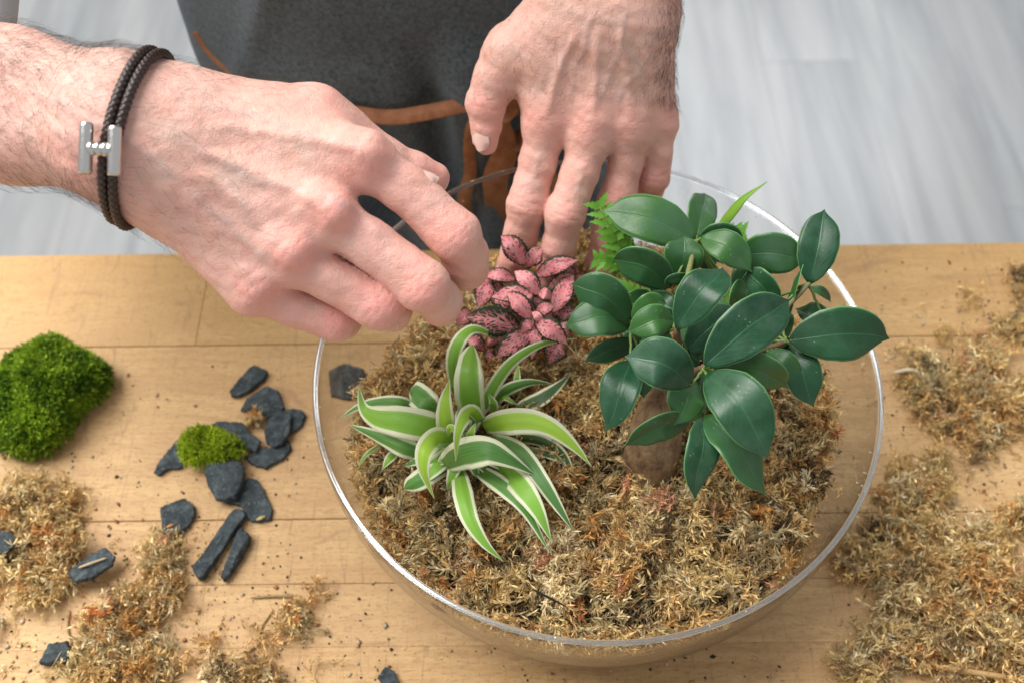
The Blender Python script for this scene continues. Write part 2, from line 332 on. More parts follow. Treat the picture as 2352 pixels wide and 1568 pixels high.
# ------------------------------------------------------------------ floor and table
def box(x0, x1, y0, y1, z0, z1, b=.0006):
    V = [];
    for z, i in ((z0, 0), (z1-b, 0), (z1, b)):
        V += [(x0+i, y0+i, z), (x1-i, y0+i, z), (x1-i, y1-i, z), (x0+i, y1-i, z)]
    Fc = [(3, 2, 1, 0), (8, 9, 10, 11)]
    for l in (0, 4):
        for k in range(4): Fc.append((l+k, l+(k+1) % 4, l+4+(k+1) % 4, l+4+k))
    return V, Fc
FZ = -.90
floor = tag(link('floor', mesh('floor', *box(-4, 4, -2, 6, FZ-.05, FZ-.004, .001)), M['floor'], smooth=False), kind='structure')
k = 0
for i in range(-14, 15):                      # laminate boards running away from the table
    y = .05+((i*37) % 11)*.11-1.35
    while y < 4.2:
        me = mesh('floor_board', *box(i*.19-.0948, i*.19+.0948, y, min(y+1.28, 4.4)-.0004, FZ-.004, FZ, .0003))
        o = link('floor_board', me, M['floor'], floor, smooth=False); y += 1.28
ROT = math.radians(-.67)
table = tag(empty('table'), 'worn wooden worktop of glued beech staves with moss and slate scattered over it', 'table')
table.location = (0, 0, 0); table.rotation_euler = (0, 0, ROT)
rows = [.1715, .0919, -.0358, -.0772, -.1146, -.180, -.238, -.30, -.362, -.404]
joints = [[-.259, .46], [-.62, .72], [-.52, .11, .8], [-.62, .28], [-.405, .40], [-.5, .3], [-.2, .6], [-.6, .1], [-.3, .5], [0.1]]
for r in range(len(rows)-1):
    xs = [-.95]+joints[r]+[1.0]
    for a, b in zip(xs, xs[1:]):
        gy = .00022 if r in (0, 1, 2) else .00005
        dz = rng.uniform(-.0002, 0) if r in (1, 3) else 0.
        o = link('stave', mesh('stave', *box(a+.00003, b-.00003, rows[r+1]+gy, rows[r]-gy, -.04+rng.uniform(-.001, 0), dz, (.0004 if r in (0, 1, 2) else .00012))), M['wood'], table, smooth=False)
for x in (-.88, .93):
    for y in (-.36, .13):
        link('leg', mesh('leg', *box(x-.035, x+.035, y-.035, y+.035, FZ, -.042, .002)), M['wood'], table, smooth=False)

# ------------------------------------------------------------------ glass bowl
prof = [(.0, .004), (.045, .0035), (.075, .0045), (.096, .0095), (.114, .019), (.1295, .033), (.1395, .049), (.1455, .066), (.1487, .085), (.1496, .100), (.1493, .1085)]
pr = catmull([(r, 0, z) for r, z in prof], 46)[:, [0, 2]]
nrm = np.gradient(pr, axis=0); nrm = np.stack([-nrm[:, 1], nrm[:, 0]], -1); nrm /= np.linalg.norm(nrm, axis=1)[:, None]
inner = pr; outer = pr-nrm*.0028; outer[0, 0] = 0
loop = np.vstack([inner[:-1], outer[::-1][1:]]); loop[0, 0] = .0001; loop[-1, 0] = .0001; loop[:, 1] = np.maximum(loop[:, 1], .0008)
ns = 128; th = np.arange(ns)*2*np.pi/ns
V = np.stack([loop[:, 0][:, None]*np.cos(th), loop[:, 0][:, None]*np.sin(th), np.repeat(loop[:, 1][:, None], ns, 1)], -1).reshape(-1, 3)
Fq = np.array([(i*ns+k, i*ns+(k+1) % ns, (i+1)*ns+(k+1) % ns, (i+1)*ns+k) for i in range(len(loop)-1) for k in range(ns)])
bowl = tag(empty('glass_bowl', (0, 0, 0)), 'wide clear round glass bowl planted with three small plants in dried moss', 'bowl')
link('bowl_wall', mesh('bowl_wall', V, Fq[:, ::-1]), M['wall'], bowl)
rv, rf = tube(np.stack([.1508*np.cos(th), .1508*np.sin(th), 0*th+.1096], -1), .0014, 16, closed=True)
link('rim', mesh('rim', rv, rf), M['rim'], bowl)

Vs, Fs, Cs = [], [], []
for i in range(70):
    a_ = rng.uniform(0, 6.28); oc_ = np.array([(1, 0, 0), (-1, 0, 0), (0, 1, 0), (0, -1, 0), (0, 0, 1), (0, 0, -1)], float)*rng.uniform(.4, 1.4, (6, 3))*rng.uniform(.0002, .0007)
    z_ = .111 if i < 26 else rng.uniform(.080, .107); r_ = .1508 if i < 26 else float(np.interp(z_, pr[:, 1], pr[:, 0]))-.0003
    Vs.append(oc_+[r_*math.cos(a_), r_*math.sin(a_), z_+(.0003 if i < 26 else 0)]); Fs += [(6*i+x, 6*i+y, 6*i+z) for x, y, z in ((0, 2, 4), (2, 1, 4), (1, 3, 4), (3, 0, 4), (2, 0, 5), (1, 2, 5), (3, 1, 5), (0, 3, 5))]; Cs.append(np.tile([(.75, .62, .42), (.8, .75, .65), (.5, .32, .15)][i % 3], (6, 1)))
tag(link('moss_specks', mesh('moss_specks', np.vstack(Vs), np.array(Fs), np.vstack(Cs)), M['crumb'], smooth=False), 'pale specks of moss stuck to the rim and inside of the glass', 'specks', kind='stuff')

# ------------------------------------------------------------------ dried sphagnum moss
def lown(p, s, seed=0):
    r = np.random.default_rng(seed); o = np.zeros(len(p))
    for k in range(7):
        d = r.normal(size=3); d /= np.linalg.norm(d); o += np.sin(p@d*s*r.uniform(.6, 1.9)+r.uniform(0, 6.28))
    return o/7**.5
PAL = np.array([(.76, .57, .26), (.84, .68, .38), (.68, .45, .19), (.62, .32, .10), (.56, .45, .24), (.38, .27, .14), (.60, .24, .08), (.12, .075, .035), (.70, .36, .20), (.82, .69, .44)])
def moss_cols(c, seed, bias=0.):
    a = lown(c, 330, seed)*.8+lown(c, 120, seed+4)*.6+rng.normal(0, .45, len(c)); b = lown(c, 210, seed+9)+rng.normal(0, .4, len(c))
    idx = np.select([b > 1.75, b < -1.6, (a > .9), (a > .1), (a > -.6), (a > -1.2), (a > -1.9)], [6, 7, 1, 0, 2, 4, 3], 5)
    r = rng.random(len(c)); idx = np.where((r < .012) | (lown(c, 260, seed+5) > 1.75) & (r < .5), 8, np.where(r > .95, 9, idx)); idx = np.where((r > .87) & (r < .90), 5, idx)
    return PAL[idx]*rng.uniform(.85, 1.25, (len(c), 1))*(1+bias)
def strands(c, d, L, nl=26, ls=.0026, lw=.0008, seed=1, curl=.6, cols=None, bias=0., op0=.18, op1=.75):
    """leafy moss strands: centres c, directions d, length L, nl scale leaflets on each"""
    N = len(c); d = unit(d); L = np.broadcast_to(L, (N,))
    side = unit(np.cross(d, rng.normal(size=(N, 3)))); t = np.linspace(-.5, .5, nl)
    cu = rng.uniform(-curl, curl, N); cu2 = rng.uniform(-curl, curl, N); s2 = np.cross(d, side)
    X = c[:, None]+L[:, None, None]*(d[:, None]*t[None, :, None]+side[:, None]*(cu[:, None]*(t**2*2-.2))[..., None]+s2[:, None]*(cu2[:, None]*np.sin(t*7+cu[:, None]*5)*.32)[..., None])
    T = unit(np.gradient(X, axis=1)); ph = np.arange(nl)*2.4+rng.uniform(0, 6.28, (N, 1)); A = unit(np.cross(T, side[:, None]+.01)); B = np.cross(T, A)
    R = A*np.cos(ph)[..., None]+B*np.sin(ph)[..., None]
    op = rng.uniform(op0, op1, (N, nl, 1)); D = unit(T+R*op); S = unit(np.cross(D, R)+rng.normal(0, .25, (N, nl, 3)))
    l = ls*rng.uniform(.6, 1.5, (N, nl, 1)); w_ = lw*rng.uniform(.6, 1.5, (N, nl, 1)); bend = rng.normal(0, .25, (N, nl, 1))
    b = X; m = X+D*l*.5+R*l*.14; tip = X+D*l+R*l*bend
    V = np.stack([b, m+S*w_, tip, m-S*w_], 2).reshape(-1, 3)
    k = np.arange(N*nl)*4; Fq = np.stack([k, k+1, k+2, k+3], -1)
    C = moss_cols(c, seed, bias) if cols is None else cols
    C = np.repeat((C[:, None]*rng.uniform(.68, 1.3, (N, nl, 1))).reshape(-1, 3), 4, 0)
    return V, Fq, C
def join(*parts):
    V, Fq, C, o = [], [], [], 0
    for v, f, c in parts: V.append(v); Fq.append(np.asarray(f)+o); C.append(c); o += len(v)
    return np.vstack(V), np.vstack(Fq), np.vstack(C)
ang = np.radians([-180, -172, -156, -143, -126, -107, -90, -57, -43, -28, -8, 2, 30, 55, 81, 121, 153, 173, 180]); rad_ = [.132, .135, .138, .1405, .1415, .140, .1400, .1415, .1380, .131, .134, .134, .126, .116, .111, .113, .113, .126, .132]
def mossr(a): return np.interp(a, ang, rad_)
def mossh(x, y):
    r = np.hypot(x, y)/mossr(np.arctan2(y, x)); p = np.stack([x, y, 0*x], -1)
    return .078+.010*(1-r**2)+.0035*lown(p.reshape(-1, 3), 110, 3).reshape(np.shape(x))*(1-.3*r)+.0042*lown(p.reshape(-1, 3), 290, 4).reshape(np.shape(x))+.0024*lown(p.reshape(-1, 3), 560, 6).reshape(np.shape(x))-.012*np.clip(r-.86, 0, 1)/.14*.8
TB = P(1499, 1060, .08)
nr, na = 80, 180
rr = np.linspace(0, 1, nr); aa = np.linspace(-np.pi, np.pi, na, endpoint=False); Rg, Ag = np.meshgrid(rr, aa, indexing='ij'); Rw = Rg*mossr(Ag)*.985
X, Y = Rw*np.cos(Ag), Rw*np.sin(Ag); Z = mossh(X, Y)-.003
top = np.stack([X, Y, Z], -1); side = []
for q, z in ((1.0, .062), (.965, .048), (.90, .032), (.8, .018), (.5, .009), (.01, .008)):
    Rs = np.minimum(mossr(aa)*.985, np.interp(z, pr[:, 1], pr[:, 0])-.003)*q*(1+.01*lown(np.stack([np.cos(aa), np.sin(aa), 0*aa+z], -1), 12, 5)); side.append(np.stack([Rs*np.cos(aa), Rs*np.sin(aa), 0*aa+z], -1))
G = np.vstack([top.reshape(-1, 3), np.vstack(side)]); nrr = nr+len(side)
Gq = np.array([(i*na+k, i*na+(k+1) % na, (i+1)*na+(k+1) % na, (i+1)*na+k) for i in range(nrr-1) for k in range(na)])[:, ::-1]
base_c = np.tile([.07, .042, .02], (len(G), 1))*(1+.3*lown(G, 200, 8))[:, None]  # mound coloured dark to paint the shade in gaps between tufts
def disc(n, k=.985): a = rng.uniform(-np.pi, np.pi, n); r = np.sqrt(rng.random(n))*k; return r*mossr(a)*np.cos(a), r*mossr(a)*np.sin(a), r, a
def tufts(cc, k, L0, L1, nl, ls, lw, seed, spread=.0028, flat=.35, curl=1.3, op0=.08, op1=.6, lean=.4):
    """clumps of strands that grew together: k strands round each centre, alike in colour and direction"""
    n = len(cc); d0 = rng.normal(size=(n, 3))*[1, 1, flat]; C0 = moss_cols(cc, seed); c = np.repeat(cc, k, 0)+rng.normal(0, spread, (n*k, 3))*[1, 1, .55]; d = np.repeat(unit(d0), k, 0)+rng.normal(0, lean, (n*k, 3))*[1, 1, .6]
    return strands(c, d, rng.uniform(L0, L1, n*k), nl, ls, lw, seed, curl, cols=np.repeat(C0, k, 0)*rng.uniform(.8, 1.2, (n*k, 1)), op0=op0, op1=op1)
def keep(x, y): kp = np.hypot(x-TB[0], y-TB[1]) > .0175; return x[kp], y[kp]
x, y, r, a = disc(2600); x, y = keep(x, y)
c = np.stack([x, y, mossh(x, y)+rng.uniform(-.006, -.001, len(x))], -1); d = rng.normal(size=(len(x), 3))*[1, 1, .5]
S0 = strands(c, d, rng.uniform(.010, .022, len(x)), 34, .0030, .0005, 10, 1.3, bias=-.6)  # underlayer strands darkened, shade of the hollows put into their colour
x, y, r, a = disc(760); x, y = keep(x, y)
c = np.stack([x, y, mossh(x, y)+rng.uniform(-.003, .0065, len(x))], -1)
S1 = tufts(c, 6, .009, .021, 44, .0036, .00044, 11)
x, y, r, a = disc(620, .97); x, y = keep(x, y)
c = np.stack([x, y, mossh(x, y)+rng.uniform(0, .005, len(x))], -1)
S2 = tufts(c, 4, .006, .014, 30, .0042, .00042, 12, .0018, .8, op0=.2, op1=.9)
def fibres(c, L, r, colr, flat=.3, curl=1.):
    n = len(c); m = 12; d = unit(rng.normal(size=(n, 3))*[1, 1, flat]); s = unit(np.cross(d, rng.normal(size=(n, 3)))); u = np.cross(d, s); t = np.linspace(-.5, .5, m); f1, f2 = rng.uniform(3, 9, (n, 1)), rng.uniform(0, 6, (n, 1)); L = L[:, None, None]
    X = c[:, None]+L*(d[:, None]*t[None, :, None]+s[:, None]*(curl*.22*np.sin(f1*t+f2))[..., None]+u[:, None]*(curl*.14*np.cos(f1*1.3*t+f2*2))[..., None]); V = []
    for j in range(3): a = j*2.094; V.append(X+(s*math.cos(a)+u*math.sin(a))[:, None]*r*np.interp(t, [-.5, 0, .5], [.5, 1, .3])[None, :, None])
    V = np.stack(V, 2).reshape(-1, 3); o = (np.arange(n)*m*3)[:, None]+np.arange(m-1)[None]*3; o = o.ravel(); F_ = np.vstack([np.stack([o+j, o+(j+1) % 3, o+3+(j+1) % 3, o+3+j], -1) for j in range(3)]); return V, F_, np.repeat(colr, m*3, 0)
x, y, r, a = disc(900, .97); x, y = keep(x, y); c = np.stack([x, y, mossh(x, y)+rng.uniform(.001, .006, len(x))], -1)
S5 = fibres(c, rng.uniform(.010, .030, len(x)), .00022, PAL[rng.choice([0, 1, 2, 5, 3, 9], len(x))]*rng.uniform(.7, 1.1, (len(x), 1)))
# ropes: long pale strands
x, y, r, a = disc(150, .93)
c = np.stack([x, y, mossh(x, y)+.003], -1); S4 = strands(c, rng.normal(size=(len(x), 3))*[1, 1, .15], rng.uniform(.016, .034, len(x)), 90, .0038, .00046, 13, 1.7, op0=.1, op1=.8, cols=PAL[rng.choice([1, 0, 9, 8, 2], len(x))]*rng.uniform(.85, 1.15, (len(x), 1)))
# rim and sides, seen through the glass
n = 2400; a = rng.uniform(-np.pi, np.pi, n); z = rng.uniform(.018, .082, n); R = np.minimum(mossr(a), np.interp(z, pr[:, 1], pr[:, 0])-.002)*rng.uniform(.965, 1.0, n)
R = np.minimum(R, np.interp(z, pr[:, 1], pr[:, 0])-.0055)
c = np.stack([R*np.cos(a), R*np.sin(a), z], -1); tng = np.stack([-np.sin(a), np.cos(a), 0*a], -1)
S3 = strands(c, tng*rng.normal(size=(n, 1))+np.array([0, 0, 1])*rng.normal(0, .6, (n, 1)), rng.uniform(.008, .018, n), 26, .0032, .0005, 14, .8)
def clampglass(S):
    V = S[0]; r = np.hypot(V[:, 0], V[:, 1]); lim = np.interp(V[:, 2], pr[:, 1], pr[:, 0])-.0018; f = np.where((V[:, 2] < .108) & (r > lim), lim/np.maximum(r, 1e-6), 1); V[:, 0] *= f; V[:, 1] *= f; return S
V, Fq, C = join((G, Gq, base_c), *[clampglass(s) for s in (S0, S1, S2, S3, S4, S5)])
tag(link('sphagnum_moss', mesh('sphagnum_moss', V, Fq, C), M['moss'], smooth=False), 'bed of dried golden brown sphagnum moss filling the glass bowl', 'moss', kind='stuff')
# small flecks and twigs lying in the bowl
ff = P(1260, 1377, .093); bt, bf = tube(catmull([P(1222, 1352, .096), P(1262, 1372, .0965), P(1300, 1392, .094)], 8), [.0002, .0005, .0006, .0006, .0006, .0005, .0004, .0002], 6)
tag(link('dark_twig', mesh('dark_twig', bt, bf, np.tile([.02, .015, .01], (len(bt), 1))), M['crumb']), 'thin black twig lying on the moss near the front of the bowl', 'twig')

def clump(name, label, blobs, seed, lsc=1., n=1.):
    """blobs: (vx, vy, half-width, half-height in measured px, height m, strands)"""
    parts = []; cs = []
    for vx, vy, rx, ry, hh, m in blobs:
        m = int(m*n*.50); hh = hh*.75; a = rng.uniform(0, 6.28, m); q = np.sqrt(rng.random(m)); c0 = P(vx, vy, 0); ex = pxw(rx, c0); ey = pxw(ry, c0)/.83
        X = q*np.cos(a)*ex*(1+.25*np.sin(3*a+seed)); Y = q*np.sin(a)*ey*(1+.25*np.cos(2*a+seed)); zz = rng.uniform(.1, 1, m)*hh*np.sqrt(np.clip(1-q**2*.8, 0, 1))
        cs.append(np.stack([c0[0]+X, c0[1]+Y, zz+.0012], -1))
    c = np.vstack(cs); c = c[lown(c, 230, seed+2)+rng.normal(0, .22, len(c)) > .12]
    i = rng.random(len(c)) < .55; S = tufts(c[i], 4,   .009*lsc, .022*lsc, 38, .0038*lsc**.5, .00052*lsc**.5, seed, .0026, .3, 1.6, .1, .75)
    c2 = c[~i]; S_ = strands(c2+rng.normal(0, .003, c2.shape)*[1, 1, .3], rng.normal(size=c2.shape)*[1, 1, .35], rng.uniform(.008, .026, len(c2))*lsc, 44, .0044*lsc, .00052*lsc, seed+1, 1.5, op0=.15, op1=.9)
    nf = max(4, len(c)//3); c3 = c[rng.integers(0, len(c), nf)]+rng.normal(0, .006, (nf, 3))*[1, 1, .2]; c3[:, 2] = np.abs(c3[:, 2])+.001; S3_ = fibres(c3, rng.uniform(.008, .028, nf)*lsc, .00022*lsc**.5, PAL[rng.choice([0, 1, 2, 5, 3], nf)]*rng.uniform(.6, 1.1, (nf, 1)), .12)
    V, Fq, C = join(S, S_, S3_); r = np.hypot(V[:, 0], V[:, 1]); lim = np.interp(V[:, 2], outer[:, 1], outer[:, 0])+.001; f = np.where(r < lim, lim/r, 1); V[:, :2] *= f[:, None]
    V[:, 2] = np.abs(V[:, 2]-.0004)+.0004
    return tag(link(name, mesh(name, V, Fq, C), M['moss'], smooth=False), label, 'moss clump', 'clumps of dried moss on the table')
clump('dried_moss_clump', 'large spread of dried tan moss at the left edge, below the big green moss', [(30, 1180, 70, 70, .022, 190), (110, 1190, 70, 60, .020, 150), (150, 1260, 60, 70, .018, 130), (40, 1300, 80, 80, .02, 190), (120, 1340, 80, 40, .012, 90), (20, 1400, 60, 50, .008, 40), (200, 1320, 40, 30, .006, 18)], 31)
clump('dried_moss_clump', 'long straggly heap of dried moss trailing down beside the slates to the bottom edge', [(372, 1285, 16, 36, .007, 40), (385, 1350, 26, 50, .010, 80), (330, 1390, 60, 40, .011, 80), (290, 1440, 70, 45, .013, 110), (240, 1500, 70, 45, .013, 110), (300, 1545, 110, 35, .014, 150), (420, 1440, 50, 22, .005, 26), (180, 1560, 50, 30, .008, 50), (400, 1500, 60, 40, .004, 20)], 37)
clump('dried_moss_clump', 'small round tuft of dried moss standing alone below the slates', [(707, 1395, 32, 38, .013, 70), (715, 1420, 26, 22, .010, 34)], 41, .8)
clump('dried_moss_clump', 'loose dried moss with a dark brown tuft at the bottom edge, left of the bowl', [(560, 1540, 60, 30, .008, 60), (640, 1545, 55, 26, .012, 70), (540, 1480, 50, 30, .003, 12), (610, 1445, 60, 30, .002, 8), (700, 1560, 30, 14, .006, 18)], 43)
clump('dried_moss_clump', 'wide patch of dried moss right of the bowl in line with the big leaves', [(2120, 900, 70, 45, .013, 110), (2200, 900, 80, 55, .014, 150), (2290, 870, 80, 60, .013, 150), (2330, 950, 70, 60, .012, 120), (2190, 970, 60, 35, .008, 55), (2240, 1000, 40, 50, .006, 30), (2130, 840, 60, 22, .008, 36)], 47)
clump('dried_moss_clump', 'strip of orange brown dried moss at the right edge, above the wide patch', [(2180, 775, 26, 16, .008, 16), (2270, 760, 60, 20, .007, 46), (2340, 765, 40, 26, .008, 40)], 53, .9)
clump('dried_moss_clump', 'pale curl of dried moss at the right edge near the back of the table', [(2340, 665, 26, 36, .010, 34), (2225, 680, 14, 30, .003, 8)], 59, .9)
clump('dried_moss_clump', 'biggest heap of dried moss, in the lower right corner beside the bowl', [(2060, 1130, 50, 50, .017, 80), (2140, 1110, 45, 50, .021, 90), (2040, 1200, 50, 60, .016, 90), (1950, 1260, 42, 45, .012, 60), (2030, 1310, 70, 55, .020, 130), (2120, 1260, 70, 60, .022, 150), (2200, 1330, 80, 70, .022, 190), (2110, 1400, 90, 70, .024, 210), (2060, 1490, 90, 60, .02, 190), (2200, 1470, 90, 80, .022, 210), (2310, 1430, 80, 80, .02, 190), (2320, 1530, 80, 60, .017, 130), (2300, 1330, 70, 60, .016, 120), (1990, 1540, 70, 40, .012, 80)], 61)
clump('dried_moss_clump', 'reddish brown dried moss on the right edge above the lower right heap', [(2290, 1200, 50, 40, .014, 80), (2340, 1190, 40, 50, .014, 70)], 67)
clump('dried_moss_tuft', 'tiny rust brown curl of dried moss lying on the slate pile', [(585, 968, 14, 11, .011, 34)], 71, .33)
# stems lying about
def stick(pts, r, colr, label, name='dry_stem'):
    V, Fq = tube(catmull(pts, 12), np.interp(np.linspace(0, 1, 12), [0, .1, .9, 1], [r*.4, r, r, r*.4]), 6)
    tag(link(name, mesh(name, V, Fq, np.tile(colr, (len(V), 1))), M['crumb']), label, 'stem', 'dry stems lying on the table')
stick([P(575, 1372, .0012), P(630, 1368, .0016), P(676, 1368, .003)], .0007, (.36, .25, .12), 'thin straight dry stem poking out of the small round moss tuft')
stick([P(628, 1398, .001), P(600, 1440, .001), P(590, 1480, .001), P(560, 1500, .001)], .0006, (.45, .33, .17), 'bent dry stem on bare wood between small tuft and bottom clump')
stick([P(2150, 1530, .012), P(2250, 1545, .012), P(2345, 1560, .009)], .0016, (.50, .32, .14), 'thick straw coloured stem on the lower right heap')
stick([P(2050, 855, .010), P(2100, 850, .012), P(2140, 880, .009)], .0012, (.66, .55, .40), 'pale crooked stem on the patch right of the bowl')
stick([P(160, 1400, .001), P(155, 1440, .0012), P(165, 1480, .001)], .0007, (.40, .28, .14), 'short dry stem just above the lone square slate chip')

# crumbs of soil and flakes of moss
def crumbs(n, boxes, smin_, smax_, pal, seed):
    Vs, Fs, Cs, o = [], [], [], 0; oc = np.array([(1, 0, 0), (-1, 0, 0), (0, 1, 0), (0, -1, 0), (0, 0, 1), (0, 0, -1)], float)
    of = np.array([(0, 2, 4), (2, 1, 4), (1, 3, 4), (3, 0, 4), (2, 0, 5), (1, 2, 5), (3, 1, 5), (0, 3, 5)]); wts = np.array([b[4] for b in boxes], float); wts /= wts.sum()
    for i in range(n):
        b = boxes[rng.choice(len(boxes), p=wts)]; vx, vy = rng.uniform(b[0], b[1]), rng.uniform(b[2], b[3]); p = P(vx, vy, 0)
        if np.hypot(p[0], p[1]) < .10: continue
        s = smin_+(smax_-smin_)*rng.random()**3; v = oc*rng.uniform(.5, 1.3, (6, 1))*[1, rng.uniform(.35, 1), .5]*s; a = rng.uniform(0, 6.28)
        v = v@np.array([[math.cos(a), math.sin(a), 0], [-math.sin(a), math.cos(a), 0], [0, 0, 1]]); v = v+[p[0], p[1], s*.35+.0001]; v[:, 2] = np.maximum(v[:, 2], .0001)
        Vs.append(v); Fs.append(of+o); o += 6; Cs.append(np.tile(np.array(pal[rng.integers(len(pal))])*rng.uniform(.7, 1.2), (6, 1)))
    return np.vstack(Vs), np.vstack(Fs), np.vstack(Cs)
bx = [(0, 700, 1040, 1568, 5), (2020, 2352, 600, 1400, 3), (0, 900, 1300, 1568, 3), (700, 1900, 1480, 1568, 1.2), (240, 760, 800, 1100, .5), (1900, 2352, 800, 1568, 3)]
V, Fq, C = crumbs(900, bx, .0003, .0016, [(.03, .022, .015), (.025, .03, .033), (.10, .06, .035), (.06, .035, .02)], 1)
tag(link('soil_crumbs', mesh('soil_crumbs', V, Fq, C), M['crumb'], smooth=False), 'dark crumbs of soil and slate scattered on the wood', 'crumbs', kind='stuff')
V, Fq, C = crumbs(800, bx, .0004, .0022, [(.42, .26, .12), (.55, .40, .24), (.38, .17, .07), (.62, .52, .38)], 2)
tag(link('moss_flakes', mesh('moss_flakes', V, Fq, C), M['crumb'], smooth=False), 'tan and orange flakes of dried moss scattered on the wood', 'flakes', kind='stuff')
c = np.array([np.append(P(rng.uniform(0, 2352), rng.uniform(620, 1568), 0)[:2], .0015) for _ in range(800)]); c = c[np.hypot(c[:, 0], c[:, 1]) > .165]; c = c[(c[:, 0] < -.2) & (c[:, 1] < -.02) | (c[:, 0] > .17) & (c[:, 1] < .12)]
V, Fq, C = strands(c, rng.normal(size=(len(c), 3))*[1, 1, .05], rng.uniform(.002, .009, len(c)), 6, .0022, .0007, 77, 1.)
V[:, 2] = np.abs(V[:, 2]-.0004)+.0004
tag(link('moss_wisps', mesh('moss_wisps', V, Fq, C), M['moss'], smooth=False), 'loose single wisps of dried moss strewn over the table', 'moss wisps', kind='stuff')

# ------------------------------------------------------------------ slate chips
def slate(poly, z0, th, label, tiltx=0, tilty=0, dome=0., name='slate_chip'):
    pts = np.array([P(x, y, z0+th) for x, y in poly])[:, :2]; n = 60; cl = np.vstack([pts, pts[:1]]); seg = np.r_[0, np.cumsum(np.linalg.norm(np.diff(cl, axis=0), axis=1))]
    s = np.linspace(0, seg[-1], n, endpoint=False); ring = np.stack([np.interp(s, seg, cl[:, 0]), np.interp(s, seg, cl[:, 1])], -1)
    ring += rng.normal(0, .00022, ring.shape); c = ring.mean(0); ou = unit(ring-c); z1 = z0+th
    R = [(ring-ou*.0010, z0), (ring+ou*.0003, z0+th*.3), (ring+ou*.0001, z0+th*.8), (ring-ou*.0005, z1)]
    for k in (.75, .5, .25): R.append((c+(ring-ou*.0005-c)*k, z1))
    V = []; 
    for i, (q, z) in enumerate(R):
        zz = np.full(n, z)+(rng.normal(0, .00018, n) if 0 < i < 3 else 0)
        if i >= 3: zz = zz+.0006*lown(np.column_stack([q, 0*zz]), 330, int(abs(poly[0][0])))+dome*(1-(i == 3))*(1-np.linalg.norm(q-c, axis=1)/np.linalg.norm(ring-c, axis=1).max())
        V.append(np.column_stack([q, zz]))
    V = np.vstack(V); V = np.vstack([V, [c[0], c[1], z1+dome], [c[0], c[1], z0]]); V[:, 2] += (V[:, 0]-c[0])*tiltx+(V[:, 1]-c[1])*tilty
    V[:, 2] += max(0, .0001-V[:, 2].min())
    Fc = [(i*n+k, i*n+(k+1) % n, (i+1)*n+(k+1) % n, (i+1)*n+k) for i in range(len(R)-1) for k in range(n)]
    m = (len(R)-1)*n; Fc += [(m+k, m+(k+1) % n, len(V)-2) for k in range(n)]+[((k+1) % n, k, len(V)-1) for k in range(n)]
    return tag(link(name, mesh(name, V, Fc), M['slate'], smooth=False), label, 'slate', 'slate chips on the table')
def zz(pl): return [(313.6+x/2.666, 784+y/2.666) for x, y in pl]
slate(zz([(570, 300), (620, 230), (690, 160), (720, 138), (800, 175), (790, 215), (700, 290), (620, 330), (580, 325)]), 0, .004, 'small oblong slate at the top of the pile, clear of the others')
slate(zz([(900, 420), (960, 405), (1020, 420), (1035, 450), (1010, 510), (940, 560), (900, 540)]), 0, .003, 'slate at the far right of the pile, its left side tucked under another')
slate(zz([(780, 640), (820, 650), (870, 620), (930, 595), (945, 650), (900, 710), (790, 770), (700, 745), (660, 700), (700, 690)]), 0, .003, 'slate at the lower right of the pile, to the right of the bright moss')
slate(zz([(440, 520), (490, 485), (640, 490), (700, 560), (760, 600), (730, 670), (650, 640), (560, 590), (470, 560)]), .0035, .003, 'long slate in the middle of the pile touching the bright green moss')
slate(zz([(635, 415), (680, 340), (800, 270), (870, 300), (905, 400), (870, 430), (790, 470), (720, 430)]), 0, .0035, 'broad rounded slate above the rust coloured moss curl', dome=.002)
slate(zz([(800, 480), (880, 415), (945, 440), (940, 540), (890, 620), (840, 640), (790, 610), (780, 540)]), .0042, .0035, 'slate lying on top of its neighbours at the right of the pile', tilty=.03)
slate(zz([(105, 800), (130, 740), (250, 595), (300, 640), (330, 720), (260, 770), (190, 775), (140, 812)]), 0, .003, 'pointed slate reaching out to the left from under the bright moss')
slate(zz([(640, 880), (680, 830), (740, 845), (775, 900), (800, 960), (830, 1020), (820, 1080), (760, 1100), (700, 1095), (660, 1050), (640, 1000), (560, 985), (520, 970), (600, 950)]), 0, .003, 'slate with a pale yellow flake on it, below right of the chunky one')
slate(zz([(410, 760), (440, 725), (560, 715), (640, 730), (655, 800), (640, 880), (600, 945), (540, 965), (480, 955), (430, 860)]), .0034, .006, 'chunky lighter slate block directly below the bright moss', dome=.003)
slate(zz([(145, 1010), (200, 985), (290, 955), (350, 1000), (355, 1050), (320, 1120), (230, 1200), (190, 1215), (165, 1190), (150, 1100)]), 0, .004, 'shield shaped slate with two orange flakes, left of the long bar')
slate(zz([(335, 1380), (400, 1300), (560, 1060), (600, 1020), (650, 1020), (665, 1060), (600, 1150), (440, 1390), (400, 1445), (370, 1440)]), .0008, .006, 'longest bar shaped slate lying diagonally')
slate(zz([(515, 1430), (540, 1350), (620, 1150), (640, 1135), (690, 1180), (685, 1230), (640, 1310), (560, 1430), (530, 1455)]), 0, .006, 'narrow ridged slate lying along the right side of the long bar', dome=.002)
slate([(755, 850), (790, 833), (835, 845), (848, 900), (800, 915), (760, 905)], 0, .003, 'slate seen through the left side of the glass bowl')
slate([(-40, 1215), (0, 1215), (28, 1222), (33, 1250), (8, 1272), (-40, 1275)], .0125, .004, 'slate cut off by the left edge, lying in the dried moss')
slate([(153, 1310), (200, 1275), (240, 1255), (262, 1275), (255, 1295), (210, 1325), (170, 1335)], .0085, .004, 'slate half covered by a curl of moss at the edge of the left heap')
slate([(88, 1520), (110, 1475), (150, 1470), (158, 1490), (150, 1520), (100, 1522)], 0, .006, 'lone square slate chip near the bottom left corner', dome=.001)
